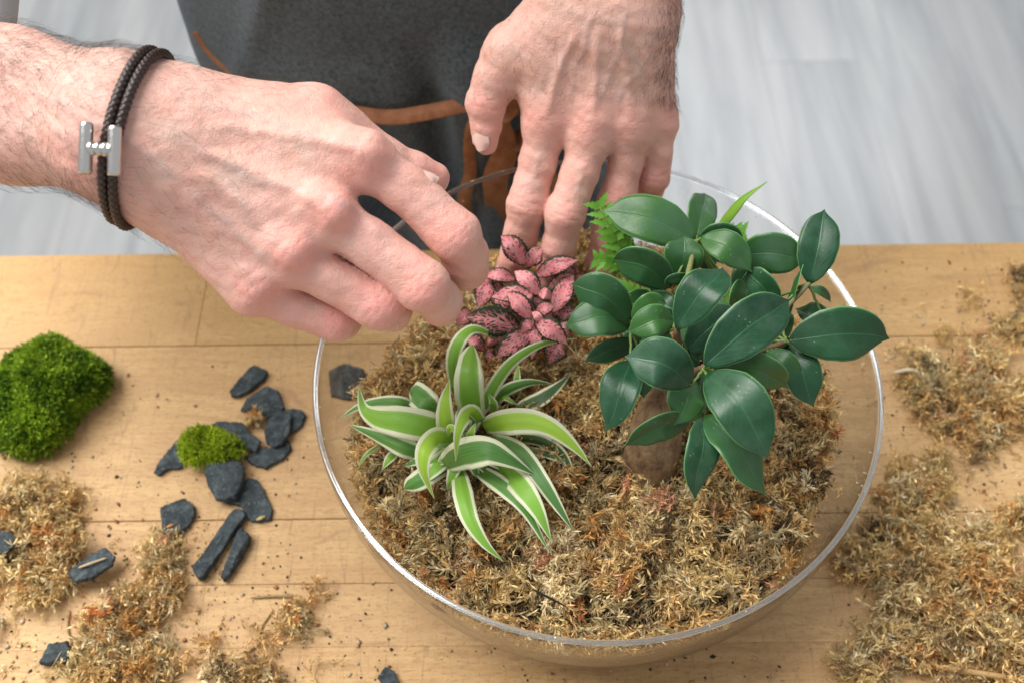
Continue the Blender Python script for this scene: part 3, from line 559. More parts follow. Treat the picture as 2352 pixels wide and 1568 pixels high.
slate([(868, 1552), (885, 1528), (905, 1540), (915, 1568), (880, 1572)], 0, .004, 'small slate chip at the bottom edge, below left of the bowl')
def flake(vx, vy, z, s, colr, label):
    p = P(vx, vy, z); V, Fq = tube([p+[-s, -s*.5, 0], p, p+[s, s*.4, 0]], [s*.25, s*.5, s*.2], 6); V[:, 2] = (V[:, 2]-p[2])*.5+p[2]
    tag(link('moss_flake', mesh('moss_flake', V, Fq, np.tile(colr, (len(V), 1))), M['crumb']), label, 'flake', 'flakes lying on the slates')
flake(600, 1188, .0045, .0026, (.55, .42, .20), 'pale yellow flake on the slate below right of the chunky block')
flake(391, 1206, .0052, .0022, (.55, .27, .10), 'larger orange flake on the shield shaped slate'); flake(395, 1220, .0052, .0016, (.52, .20, .08), 'smaller reddish flake near the tip of the shield shaped slate')
stick([P(180, 1303, .0135), P(210, 1292, .0145), P(245, 1280, .0135)], .0007, (.58, .44, .26), 'curl of tan moss lying across the slate at the edge of the left heap', 'moss_curl')

# ------------------------------------------------------------------ living green moss
def green(name, label, poly, H, z0, cdark, clight, n, L):
    pl = np.array([P(x, y, z0+H*.55)[:2] for x, y in poly]); c = pl.mean(0); a0 = np.arctan2(*(pl-c).T[::-1]); r0 = np.linalg.norm(pl-c, axis=1); i = np.argsort(a0); a0, r0 = a0[i], r0[i]
    rf = lambda a: np.interp(a, np.r_[a0-2*np.pi, a0, a0+2*np.pi], np.r_[r0, r0, r0])
    def surf(q, a):        # q 0..1 from top centre over the edge to the ground
        rr_ = rf(a)*np.sin(np.minimum(q, 1)*np.pi/2)**.8; h = H*np.cos(np.clip(q, 0, 1)*np.pi/2)**.55
        p = np.stack([c[0]+rr_*np.cos(a), c[1]+rr_*np.sin(a), z0+h], -1); p[..., 2] += (.10*H*lown(p.reshape(-1, 3), 220, 5).reshape(q.shape)+.14*H*lown(p.reshape(-1, 3), 90, 6).reshape(q.shape))*np.cos(q*1.5); return p
    qg, ag = np.meshgrid(np.linspace(0, 1, 16), np.linspace(-np.pi, np.pi, 40, endpoint=False), indexing='ij'); B = surf(qg, ag).reshape(-1, 3)
    Bq = np.array([(i*40+k, i*40+(k+1) % 40, (i+1)*40+(k+1) % 40, (i+1)*40+k) for i in range(15) for k in range(40)])[:, ::-1]
    q = rng.random(n)**.6; a = rng.uniform(-np.pi, np.pi, n); p = surf(q, a); e = .02; nn = unit(np.cross(surf(q, a+e)-p, surf(np.minimum(q+e, 1), a)-p)+1e-9); nn = nn*np.sign((nn*(p-np.array([c[0], c[1], z0]))).sum(-1, keepdims=True))
    d = unit(nn+rng.normal(0, .33, (n, 3))+[0, 0, .25]); t = (lown(p, 260, 7)*.25+lown(p, 700, 9)*.15+.5+rng.normal(0, .2, n)).clip(0, 1)[:, None]; colr = np.array(cdark)*(1-t)+np.array(clight)*t
    br = rng.random(n) < .012; colr[br] = (.25, .2, .08)
    S = strands(p+d*L*.3, d, rng.uniform(.6, 1.3, n)*L, 9, L*.42, L*.085, 5, .35, cols=colr)
    V, Fq, C = join((B, Bq, np.tile(np.array(cdark)*.35, (len(B), 1))), S); V[:, 2] = np.maximum(V[:, 2], .0006)
    tag(link(name, mesh(name, V, Fq, C), M['green'], smooth=False), label, 'moss')
green('green_moss_cushion', 'large cushion of deep green live moss on the wood at the left edge', [(-30, 900), (15, 858), (60, 806), (110, 780), (150, 803), (205, 830), (232, 850), (212, 880), (172, 915), (138, 950), (108, 1005), (50, 1020), (0, 1000), (-40, 950)], .027, 0, (.04, .13, .004), (.42, .62, .035), 5200, .0066)
green('green_moss_tuft', 'small bright lime green tuft of live moss on top of the slates', [(424, 1010), (438, 992), (475, 990), (508, 1006), (540, 1018), (556, 1030), (530, 1042), (478, 1048), (438, 1054), (424, 1040)], .0058, .0068, (.17, .28, .008), (.58, .74, .04), 900, .0046)

# ------------------------------------------------------------------ ficus
def tcol(V, c): return np.tile(c, (len(V), 1)).astype(float)
def Z5(x, y, z): return P(1254.4+x/2, 392+y/2, z)
tb = P(1499, 1075, .075)
ficus = tag(empty('ficus_plant', tuple(tb)), 'bonsai ficus with thick brown root trunk and glossy dark green leaves, right in the bowl', 'plant')
ctr = catmull([P(1492, 1120, .066), P(1497, 1075, .080), P(1502, 1015, .099), P(1520, 950, .118), P(1548, 895, .134), P(1572, 860, .143)], 40); tt = np.linspace(0, 1, 40)
rad = np.interp(tt, [0, .18, .40, .62, .8, .92, 1], [.0125, .0158, .0150, .0128, .0098, .0062, .0045])
V, Fq = tube(ctr, rad, 28); V = V+unit(V-np.repeat(np.vstack([ctr]), 28, 0))*(lown(V, 260, 3)*.0006+lown(V, 110, 4)*.0007)[:, None]
at(link('trunk', mesh('trunk', V, Fq), M['bark']), ficus)
hubs = dict(A=Z5(728, 905, .178), B=Z5(722, 1115, .155), C=Z5(600, 720, .180), D=Z5(390, 700, .165), E_=Z5(690, 320, .172), F_=Z5(1205, 520, .172), G=Z5(1105, 785, .165))
top = P(1572, 860, .143)
def twig(a, b, r0, r1, par=ficus, c=(.16, .10, .055), name='branch', bend=.004, m='bark2'):
    mid = (np.asarray(a)+b)/2+np.array([0, 0, -bend]); n = 10; pts = catmull([a, mid, b], n); pts = pts+rng.normal(0, .0002, pts.shape)
    V, Fq = tube(pts, np.linspace(r0, r1, n), 8); return at(link(name, mesh(name, V, Fq, tcol(V, c)), M[m]), par)
twig(top, hubs['A'], .0034, .0018, bend=.002)
twig(P(1566, 880, .138), hubs['B'], .0028, .0014)
twig(top, hubs['C'], .0030, .0015); twig(top+[0, .003, 0], hubs['G'], .0032, .0013)
twig((top+hubs['C'])/2, hubs['D'], .0020, .0011); twig(hubs['C'], hubs['E_'], .0022, .0011, c=(.20, .22, .08)); twig((top+hubs['G'])/2, hubs['F_'], .0020, .0010, c=(.18, .16, .08))
FPROF = ([0, .03, .10, .22, .37, .52, .65, .75, .83, .89, .94, 1], [.06, .28, .60, .90, 1, .94, .77, .56, .35, .18, .08, 0])
# base, tip (measured), heights of base and tip, width, tilt, sag
FL = [((688, 320), (275, 190), .172, .178, 205, -.15, .004), ((712, 305), (938, 462), .176, .170, 140, .2, .004), ((870, 390), (1190, 410), .166, .170, 178, -.1, .003),
      ((1210, 522), (1276, 190), .168, .186, 172, .15, .002), ((1082, 716), (1176, 442), .150, .176, 84, .9, .002), ((1212, 535), (1305, 604), .168, .160, 42, .3, .002),
      ((1300, 705), (1150, 635), .150, .152, 95, .1, .002), ((1115, 778), (1562, 772), .168, .166, 232, .1, .004), ((1092, 800), (1225, 1076), .158, .150, 165, -.1, .004),
      ((1015, 825), (1146, 1020), .160, .152, 128, .1, .004), ((728, 893), (1106, 602), .184, .192, 225, .15, .005), ((765, 912), (1095, 992), .174, .168, 178, -.3, .006),
      ((738, 930), (1010, 1312), .180, .170, 236, -.1, .007), ((735, 1120), (1002, 1476), .158, .148, 205, .15, .006), ((724, 1130), (685, 1500), .158, .144, 150, .1, .005),
      ((662, 1148), (368, 1260), .152, .146, 140, .2, .005), ((690, 960), (590, 1162), .160, .156, 175, .1, .004), ((390, 868), (277, 1186), .160, .150, 178, -.15, .005),
      ((668, 985), (372, 858), .172, .182, 215, .05, .006), ((445, 800), (183, 874), .150, .152, 105, .35, .003), ((388, 702), (95, 716), .162, .170, 178, -.35, .006),
      ((387, 690), (124, 525), .168, .180, 180, .1, .005), ((395, 690), (548, 612), .172, .178, 120, .3, .003), ((592, 690), (382, 740), .178, .176, 138, -.1, .004),
      ((598, 725), (806, 456), .182, .196, 190, .1, .006), ((574, 535), (314, 412), .164, .172, 166, .1, .005), ((618, 502), (632, 308), .160, .174, 168, -.1, .003),
      ((662, 500), (549, 520), .166, .168, 52, .1, .002), ((1045, 640), (926, 466), .158, .166, 135, .2, .003), ((850, 645), (908, 512), .154, .162, 100, -.5, .002),
      ((640, 830), (872, 636), .158, .166, 165, .2, .004), ((760, 470), (688, 340), .150, .158, 90, .1, .002), ((440, 880), (448, 1040), .150, .144, 110, .1, .003),
      ((700, 960), (640, 1050), .150, .146, 90, .1, .003), ((900, 860), (1010, 1020), .150, .146, 110, .1, .003), ((820, 760), (760, 600), .148, .156, 110, .1, .003), ((560, 820), (430, 790), .156, .158, 80, .1, .003), ((880, 650), (940, 560), .140, .150, 90, .1, .003), ((1060, 850), (950, 800), .148, .150, 90, .2, .003)]
for _ in range(30):
    hx, hy, hz = [(728, 905, .150), (722, 1115, .136), (600, 720, .155), (390, 700, .145), (690, 320, .150), (1105, 785, .142), (850, 560, .150), (520, 600, .150)][_ % 8]; an_ = rng.uniform(0, 6.28); ln_ = rng.uniform(110, 215)
    FL.append(((hx+14*math.cos(an_), hy+14*math.sin(an_)), (hx+ln_*math.cos(an_), hy+ln_*math.sin(an_)), hz, hz+rng.uniform(-.006, .006), ln_*rng.uniform(.5, .66), rng.uniform(-.3, .3), .003))
allh = np.array(list(hubs.values()))
for i, (b, t, zb, zt, wd, tl, sag) in enumerate(FL):
    A, B = Z5(*b, zb), Z5(*t, zt); mid = A*.55+B*.45+np.array([0, -.2, 1])*sag*1.7; q = A*.2+B*.8+np.array([0, -.2, 1])*sag*1.0+np.array([rng.uniform(-1, 1), rng.uniform(-1, 1), 0])*.0012
    B = B+(B-A)*.04; V, Fq, uv = leafgeo([A, mid, q, B], pxw(wd/2, (A+B)/2)*1.09, FPROF, tilt=tl*1.3+rng.uniform(-.25, .25), fold=.16+rng.uniform(0, .14), nu=22, nv=10, thick=.00036, wav=rng.uniform(.03, .09), cup=rng.uniform(-.22, -.04), twist=rng.uniform(-.45, .45))
    at(link('leaf', mesh('leaf', V, Fq, uv=uv), M['ficus']), ficus)
    h = allh[np.argmin(((allh-A)**2).sum(1))]
    if ((h-A)**2).sum() > .0015**2: twig(h, A+(B-A)*.02, .0008, .00055, c=(.16, .26, .07), name='leaf_stalk', bend=.001, m='stem')
A, B = Z5(735, 905, .180), Z5(792, 765, .190)
V, Fq = tube(catmull([A, (A+B)/2+[.0005, 0, 0], B], 10), [.0012, .0017, .0018, .0017, .0015, .0013, .0011, .0008, .0005, .0001], 8); at(link('leaf_bud', mesh('leaf_bud', V, Fq), M['lime']), ficus)

# ------------------------------------------------------------------ spider plant
def Z6(x, y, z): return P(744.8+x/2.667, 705.6+y/2.667, z)
sp0 = Z6(850, 830, .088)
spid = tag(empty('spider_plant', tuple(sp0)), 'spider plant with arching green leaves edged creamy white, front left in the bowl', 'plant')
G1, G2, G3 = (.46, .72, .05), (.24, .52, .04), (.07, .26, .03)       # young lime, mid green, old dark green
SPR = ([0, .10, .25, .42, .6, .76, .88, .95, 1], [.55, .86, 1, .94, .72, .46, .23, .10, 0]); SPB = ([0, .12, .35, .6, .85, .95, 1], [.45, .8, 1, .98, .75, .40, .03])
SL = [([(930, 700, .098), (895, 560, .118), (890, 400, .128), (908, 228, .124)], 185, G2, -.1, SPB), ([(800, 520, .100), (785, 330, .118), (830, 200, .126), (905, 135, .124), (990, 150, .118), (1072, 203, .108)], 92, G2, .3, SPR),
      ([(960, 660, .098), (1020, 520, .112), (1140, 350, .120), (1320, 232, .120), (1546, 190, .112)], 92, G2, -.5, SPR), ([(1050, 590, .096), (1120, 510, .108), (1260, 462, .110), (1412, 470, .104)], 82, G3, -.4, SPR),
      ([(1180, 620, .092), (1320, 560, .098), (1420, 490, .098), (1515, 400, .094)], 100, (.02, .07, .03), .5, SPR), ([(775, 830, .104), (742, 700, .122), (742, 560, .134), (768, 438, .130)], 122, G1, .1, SPR),
      ([(720, 720, .096), (640, 600, .110), (560, 520, .108), (522, 505, .102)], 165, G3, -.3, SPB), ([(600, 650, .096), (480, 585, .108), (330, 578, .106), (200, 612, .100), (84, 690, .094)], 80, G3, -.3, SPR),
      ([(800, 790, .102), (640, 735, .120), (460, 700, .124), (320, 680, .118), (240, 620, .112), (210, 480, .120)], 205, G2, .15, SPR), ([(650, 920, .096), (480, 860, .108), (300, 780, .104), (148, 716, .098)], 125, G3, .25, SPR),
      ([(790, 810, .104), (690, 800, .124), (615, 880, .128), (610, 1010, .120), (675, 1172, .104)], 138, G1, .1, SPR), ([(960, 700, .104), (905, 640, .126), (850, 690, .134), (815, 800, .130), (806, 944, .116)], 105, G1, .35, SPR),
      ([(780, 960, .096), (660, 1010, .102), (560, 1070, .100), (488, 1108, .094)], 130, G3, -.2, SPB), ([(345, 838, .098), (270, 890, .101), (228, 940, .099), (208, 990, .094)], 26, G2, .3, SPR),
      ([(440, 885, .096), (395, 930, .098), (352, 996, .093)], 62, G2, -.1, SPR), ([(820, 985, .098), (845, 1120, .108), (890, 1290, .108), (980, 1440, .102), (1098, 1556, .094)], 128, G2, .15, SPR),
      ([(930, 985, .098), (1100, 1100, .106), (1240, 1250, .106), (1380, 1502, .096)], 112, G3, .3, SPR), ([(1060, 960, .100), (1200, 1090, .112), (1310, 1250, .111), (1397, 1442, .100)], 150, G2, -.1, SPR),
      ([(1020, 800, .100), (1190, 880, .112), (1330, 1060, .114), (1440, 1230, .108), (1531, 1376, .098)], 120, (.06, .20, .05), .2, SPR), ([(735, 965, .106), (860, 900, .120), (1000, 880, .128), (1140, 935, .124), (1300, 1030, .112)], 205, (.05, .21, .03), -.1, SPR),
      ([(975, 735, .104), (1100, 705, .122), (1260, 700, .126), (1400, 745, .124), (1530, 850, .116), (1637, 972, .106)], 165, G1, -.05, SPR), ([(1120, 800, .094), (1290, 810, .102), (1420, 870, .101), (1495, 960, .097), (1510, 1025, .094)], 88, (.02, .08, .025), -.5, SPR),
      ([(1200, 860, .092), (1340, 890, .098), (1450, 930, .097), (1480, 975, .095), (1405, 1050, .093)], 52, (.03, .12, .03), .4, SPR), ([(1030, 640, .100), (1035, 590, .108), (1000, 520, .112)], 66, G2, .1, SPR),
      ([(1060, 575, .098), (1100, 548, .104), (1150, 575, .103), (1195, 600, .098)], 38, G2, .4, SPR), ([(700, 955, .104), (760, 915, .110), (835, 925, .108)], 60, (.35, .45, .16), .1, SPB), ([(980, 1010, .094), (1040, 1080, .098), (1060, 1120, .093)], 90, G3, .2, SPR),
      ([(860, 820, .108), (810, 760, .120), (770, 735, .122), (755, 790, .116)], 44, G1, .3, SPB), ([(1180, 540, .092), (1180, 440, .104), (1190, 345, .104)], 60, G2, .7, SPR), ([(880, 850, .100), (900, 770, .114), (930, 700, .118)], 60, G1, .3, SPR)]
for _ in range(18):
    an_ = rng.uniform(0, 6.28); ln_ = rng.uniform(220, 420); f_ = lambda q: (850+ln_*q*math.cos(an_), 830+ln_*q*.85*math.sin(an_))
    SL.append(([(*f_(.12), .094), (*f_(.5), .104), (*f_(.85), .100), (*f_(1.05), .092)], rng.uniform(70, 105), [G3, G2][_ % 2], rng.uniform(-.5, .5), SPR))
for i, (pts, wd, g, tl, pf) in enumerate(SL):
    p = [Z6(*q) for q in pts]; n = 26
    V, Fq, uv = leafgeo(p, pxw(wd/2.667, p[len(p)//2])*1.02, pf, tilt=tl*.8, fold=-.24 if i % 3 else -.38, nu=n, nv=10, thick=.00022, wav=.09, cup=.16, twist=rng.uniform(-.3, .3))
    u = uv[:, 0]; g = np.array(g); cb = g*(1-.0)+0; C = g[None]*(.85+.3*np.sin(u*3))[:, None]+np.exp(-u*7)[:, None]*np.array([.12, .14, .02])
    at(link('leaf', mesh('leaf', V, Fq, C, uv), M['spider']), spid)
V, Fq = tube(catmull([sp0-[0, 0, .012], sp0, sp0+[0, 0, .012]], 8), [.004, .005, .006, .006, .0055, .005, .0045, .003], 12); at(link('crown', mesh('crown', V, Fq, tcol(V, (.30, .40, .12))), M['stem']), spid)

# ------------------------------------------------------------------ fittonia
def Z4(x, y, z): return P(980+x/2.857, 352.8+y/2.857, z)
ft0 = Z4(700, 1180, .084)
fitt = tag(empty('nerve_plant', tuple(ft0)), 'pink nerve plant with dark green leaf edges growing between the two hands', 'plant')
NPR = ([0, .08, .2, .36, .52, .68, .82, .92, 1], [.14, .42, .78, 1, .97, .80, .52, .25, 0])
NL = [((645, 730), (487, 538), .128, .146, 118, .1, .3), ((660, 745), (762, 622), .126, .136, 98, -.1, .3), ((715, 805), (992, 700), .122, .132, 96, -.3, .2), ((765, 705), (962, 645), .122, .130, 82, -.3, .4), ((840, 745), (1002, 782), .110, .108, 72, .3, .1),
      ((580, 825), (368, 805), .118, .120, 78, -.3, .1), ((738, 925), (575, 772), .124, .130, 108, .15, .05), ((695, 935), (425, 942), .126, .122, 100, -.2, .12), ((683, 1088), (522, 912), .124, .132, 108, .15, 0.), ((425, 832), (338, 1015), .114, .108, 112, .2, .5),
      ((612, 1150), (252, 1072), .112, .120, 155, .1, 1.), ((735, 925), (824, 955), .126, .124, 75, .2, .05), ((825, 1045), (965, 798), .114, .122, 112, .1, .15), ((795, 905), (972, 800), .116, .116, 84, -.5, .3), ((712, 1062), (842, 1000), .126, .126, 72, .1, .1),
      ((702, 1108), (620, 1182), .126, .122, 66, .1, 0.), ((715, 1108), (925, 1252), .126, .118, 112, -.1, .05), ((688, 1172), (452, 1342), .118, .116, 120, .1, .45), ((718, 1150), (688, 1345), .118, .108, 92, -.1, .3), ((885, 1242), (800, 1380), .106, .100, 130, .1, .8),
      ((270, 1222), (382, 1292), .104, .100, 86, .1, .5), ((400, 1222), (452, 1275), .104, .100, 76, .1, .2), ((300, 1055), (198, 1125), .108, .104, 95, .1, 0.), ((828, 1062), (1005, 1048), .108, .106, 100, .3, .9), ((872, 1110), (935, 1205), .108, .103, 66, .1, .6),
      ((955, 832), (1045, 836), .108, .106, 48, .1, 0.), ((500, 955), (572, 1018), .112, .108, 66, .1, .1), ((538, 765), (630, 715), .108, .110, 60, .1, .1), ((405, 1285), (432, 1410), .098, .093, 66, .2, .9), ((620, 1325), (652, 1430), .098, .093, 66, .2, .9), ((925, 930), (1005, 900), .104, .104, 70, .1, .8), ((480, 1250), (470, 1370), .100, .094, 70, .3, .8), ((760, 1130), (690, 1040), .124, .128, 56, .1, 0.), ((760, 1030), (820, 1100), .118, .114, 60, .1, .1),
      ((660, 900), (740, 860), .114, .116, 90, .2, .5), ((560, 1050), (470, 990), .108, .110, 90, .2, .7), ((860, 860), (800, 790), .108, .112, 90, .2, .5), ((560, 1180), (520, 1290), .104, .098, 90, .2, .8)]
for _ in range(26):
    hx, hy = [(700, 1110), (735, 925), (640, 780), (400, 930), (830, 1080), (560, 1180), (850, 820), (480, 1100)][_ % 8]; an_ = rng.uniform(0, 6.28); ln_ = rng.uniform(95, 160)
    NL.append(((hx+12*math.cos(an_), hy+12*math.sin(an_)), (hx+ln_*math.cos(an_), hy+ln_*math.sin(an_)), .104+rng.uniform(0, .008), .104+rng.uniform(-.006, .010), ln_*.62, rng.uniform(-.4, .4), rng.uniform(.5, 1.)))
for i, (b, t, zb, zt, wd, tl, g) in enumerate(NL):
    A, B = Z4(*b, zb), Z4(*t, zt); mid = A*.5+B*.5+np.array([0, -.3, 1])*.0045
    V, Fq, uv = leafgeo([A, mid, B], pxw(wd/2.857, mid)*1.32, NPR, tilt=tl, fold=.14, nu=24, nv=10, thick=.0003, wav=.10, cup=-.08, serr=.06, twist=rng.uniform(-.3, .3))
    at(link('leaf', mesh('leaf', V, Fq, np.full((len(V), 3), min(1., g*.8+.05)), uv), M['fit']), fitt)
for b, zt in (((700, 1110), .126), ((735, 925), .124), ((650, 740), .116), ((425, 840), .112), ((800, 720), .112), ((830, 1050), .112)):
    tp = Z4(*b, zt); ft = Z4(b[0]*.7+200, b[1]*.5+600, .082); m_ = (tp+ft)/2+[0, .003, .004]
    V, Fq = tube(catmull([ft, m_, tp], 10), .0011, 8); at(link('stem', mesh('stem', V, Fq, tcol(V, (.30, .22, .12))), M['stem']), fitt)

# ------------------------------------------------------------------ fern and seedling behind the ficus
fern = tag(empty('fern_plant', tuple(Z5(560, 400, .088))), 'light green feathery fern half hidden behind the ficus leaves', 'plant')
def frond(pts, n, L, w0, wl):
    c = catmull([Z5(*p) for p in pts], n); T = unit(np.gradient(c, axis=0)); V, Fq = tube(c, np.linspace(.0006, .0003, n), 6)
    fr = at(link('frond', mesh('frond', V, Fq, tcol(V, (.14, .26, .05))), M['stem']), fern)
    for i in range(1, n):
        k = 1-i/n
        for s in (-1, 1):
            S = unit(np.cross(T[i], TOCAM))*s; l = L*(.35+.65*np.sin(np.pi*min(1, .25+k*.75)))*(.9+.2*rng.random()); e = c[i]+(S*.85+T[i]*.55)*l+[0, 0, rng.uniform(-.001, .001)]
            V, Fq, uv = leafgeo([c[i], (c[i]+e)/2+[0, 0, .0006], e], w0*(.5+.5*k), ([0, .15, .35, .7, 1], [.45, 1, .85, .45, 0]), nu=9, nv=2, thick=0, serr=.22, tilt=rng.uniform(-.3, .3), fold=.1)
            o = link('leaflet', mesh('leaflet', V, Fq, uv=uv), M['fern']); o.parent = fr
frond([(560, 430, .105), (440, 430, .140), (370, 390, .154), (310, 290, .166), (246, 168, .176)], 14, .0105, .0085, 1)
frond([(430, 480, .120), (370, 450, .142), (310, 425, .150), (238, 412, .152)], 8, .0075, .0070, 1)
frond([(640, 480, .100), (660, 400, .120), (690, 320, .135), (704, 240, .142)], 8, .0068, .0062, 1)
frond([(680, 420, .105), (740, 340, .130), (820, 290, .140), (896, 285, .142)], 9, .0072, .0068, 1)
frond([(520, 560, .095), (470, 600, .105), (400, 560, .110), (350, 545, .110)], 8, .0075, .0070, 1)
frond([(740, 560, .095), (800, 560, .110), (870, 590, .115), (930, 560, .118)], 7, .0075, .0050, 1)
frond([(560, 560, .095), (560, 600, .118), (520, 590, .122), (480, 540, .122)], 6, .0070, .0050, 1)
seed = tag(empty('seedling', tuple(Z5(760, 480, .088))), 'single narrow lime green blade with a brown base rising behind the ficus', 'plant')
V, Fq, uv = leafgeo([Z5(768, 290, .150), Z5(830, 215, .163), Z5(905, 125, .174), Z5(1015, 50, .182)], pxw(27, Z5(860, 180, .165)), ([0, .1, .3, .55, .8, 1], [.3, .5, .95, 1, .5, 0]), tilt=.5, fold=-.3, nu=16, nv=6, thick=.0003, twist=.6)
at(link('blade', mesh('blade', V, Fq, uv=uv), M['lime']), seed)
V, Fq = tube(catmull([Z5(745, 560, .085), Z5(755, 420, .118), Z5(768, 310, .146), Z5(800, 245, .157)], 10), np.linspace(.0012, .0006, 10), 8); at(link('stem', mesh('stem', V, Fq, tcol(V, (.12, .06, .04))), M['stem']), seed)

# ------------------------------------------------------------------ the person: distance-field sculpted hands
class Field:
    def __init__(s, lo, hi, h): s.lo = np.array(lo, float); s.h = h; s.n = np.ceil((np.array(hi)-lo)/h).astype(int)+1; s.a = np.full(s.n, .05, np.float32)
    def sub(s, lo, hi):
        i0 = np.clip(np.floor((np.array(lo)-s.lo)/s.h).astype(int), 0, s.n-1); i1 = np.clip(np.ceil((np.array(hi)-s.lo)/s.h).astype(int)+1, 1, s.n); return tuple(slice(a, b) for a, b in zip(i0, i1))
    def grid(s, sl): return [(s.lo[k]+s.h*np.arange(sl[k].start, sl[k].stop)).astype(np.float32).reshape([-1 if j == k else 1 for j in range(3)]) for k in range(3)]
    def cone(s, a, b, ra, rb, k=.003, sub=False):
        a, b = np.asarray(a, float), np.asarray(b, float); m = max(ra, rb)+k+2.5*s.h; sl = s.sub(np.minimum(a, b)-m, np.maximum(a, b)+m); g = s.grid(sl)
        ab = b-a; L2 = float(ab@ab)+1e-12; p = [g[i]-a[i] for i in range(3)]; t = np.clip((p[0]*ab[0]+p[1]*ab[1]+p[2]*ab[2])/L2, 0, 1)
        d = np.sqrt((p[0]-t*ab[0])**2+(p[1]-t*ab[1])**2+(p[2]-t*ab[2])**2)-(ra+(rb-ra)*t); A = s.a[sl]
        if sub: d = -d; hh = np.maximum(k-np.abs(A-d), 0)/k; s.a[sl] = np.maximum(A, d)+hh*hh*k/4
        else: hh = np.maximum(k-np.abs(A-d), 0)/k; s.a[sl] = np.minimum(A, d)-hh*hh*k/4
    def ball(s, c, r, k=.003, sub=False): s.cone(c, np.asarray(c)+[0, 0, 1e-5], r, r, k, sub)
def smin(A, B, k): h = np.maximum(k-np.abs(A-B), 0)/k; return np.minimum(A, B)-h*h*k/4
def surfnets(f):
    a = f.a; ins = a < 0; c = np.zeros(tuple(np.array(a.shape)-1), np.int8)
    for dx in (0, 1):
        for dy in (0, 1):
            for dz in (0, 1): c += ins[dx:a.shape[0]-1+dx, dy:a.shape[1]-1+dy, dz:a.shape[2]-1+dz]
    cell = np.argwhere((c > 0) & (c < 8)); idm = np.full(c.shape, -1, np.int32); idm[tuple(cell.T)] = np.arange(len(cell)); acc = np.zeros((len(cell), 3)); cnt = np.zeros(len(cell))
    co = [(i >> 2 & 1, i >> 1 & 1, i & 1) for i in range(8)]; val = [a[cell[:, 0]+x, cell[:, 1]+y, cell[:, 2]+z] for x, y, z in co]
    for i in range(8):
        for j in range(i+1, 8):
            if sum(abs(np.array(co[i])-co[j])) != 1: continue
            va, vb = val[i], val[j]; m = (va < 0) != (vb < 0); t = np.where(m, va/np.where(m, va-vb, 1), 0)
            acc += np.where(m[:, None], np.array(co[i])+t[:, None]*(np.array(co[j])-np.array(co[i])), 0); cnt += m
    V = f.lo+f.h*(cell+acc/np.maximum(cnt, 1)[:, None]); Q_ = []
    for ax in range(3):
        s0 = [slice(None)]*3; s1 = [slice(None)]*3; s0[ax] = slice(0, -1); s1[ax] = slice(1, None); A, B = ins[tuple(s0)], ins[tuple(s1)]; e = np.argwhere(A != B)
        u, v = (ax+1) % 3, (ax+2) % 3; e = e[(e[:, u] > 0) & (e[:, v] > 0) & (e[:, u] < a.shape[u]-1) & (e[:, v] < a.shape[v]-1)]; eu = np.eye(3, dtype=int)[u]; ev = np.eye(3, dtype=int)[v]
        q = np.stack([idm[tuple((e-eu-ev).T)], idm[tuple((e-ev).T)], idm[tuple(e.T)], idm[tuple((e-eu).T)]], -1); fl = ~A[tuple(e.T)]; q[fl] = q[fl][:, ::-1]; Q_.append(q)
    return V, np.vstack(Q_)
def smooth(V, Fq, it=2, lam=.5):
    e = np.vstack([Fq[:, [0, 1]], Fq[:, [1, 2]], Fq[:, [2, 3]], Fq[:, [3, 0]]]); e = np.vstack([e, e[:, ::-1]]); d = np.bincount(e[:, 0], minlength=len(V))
    for _ in range(it):
        S = np.stack([np.bincount(e[:, 0], V[e[:, 1], k], len(V)) for k in range(3)], -1)/np.maximum(d, 1)[:, None]; V = V+(S-V)*lam
    return V
def vnorm(V, Fq):
    n = np.cross(V[Fq[:, 2]]-V[Fq[:, 0]], V[Fq[:, 3]]-V[Fq[:, 1]]); N = np.zeros_like(V)
    for k in range(4):
        for j in range(3): N[:, j] += np.bincount(Fq[:, k], n[:, j], len(V))
    return unit(N)
def segd(V, a, b):
    ab = b-a; t = np.clip((V-a)@ab/(ab@ab), 0, 1); return np.linalg.norm(V-(a+t[:, None]*ab), axis=1), t
def J(x, y, d, r): p = Q(x, y, d); return p, r*d/F            # a joint: place and radius, both measured
def build_hand(wrist, palm, fingers, thumb, lo, hi, h, tendons, veins, creasek=.004, kf=.006, heel=()):
    f = Field(lo, hi, h)
    for a, b, k in wrist: f.cone(a[0], b[0], a[1], b[1], k)
    for a, b, k in palm: f.cone(a[0], b[0], a[1], b[1], k)
    base = f.a.copy(); out = base.copy()
    for chain in fingers:
        P_ = np.array([c[0] for c in chain]); R_ = max(c[1] for c in chain); sl = f.sub(P_.min(0)-R_-.012, P_.max(0)+R_+.012)
        g = Field(f.lo, f.lo, h); g.n = f.n; g.a = np.full(f.n, .05, np.float32) if False else None
        g2 = Field.__new__(Field); st = np.array([s.start for s in sl]); en = np.array([s.stop for s in sl]); g2.lo = f.lo+h*st; g2.h = h; g2.n = en-st; g2.a = np.full(g2.n, .05, np.float32)
        for i in range(len(chain)-1): g2.cone(chain[i][0], chain[i+1][0], chain[i][1], chain[i+1][1], .0035)
        for i in range(1, len(chain)-1):
            if len(chain[i]) > 2: g2.ball(chain[i][0]+chain[i][2][0], chain[i][2][1], .004)
        out[sl] = np.minimum(out[sl], smin(base[sl], g2.a, kf))
    f.a = out
    for a, b, k in thumb: f.cone(a[0], b[0], a[1], b[1], k)
    for a, b, r, k in heel: f.cone(a, b, r, r, k, True)
    V, Fq = surfnets(f); V = smooth(V, Fq, 5, .5); N = vnorm(V, Fq)
    return V, Fq, N
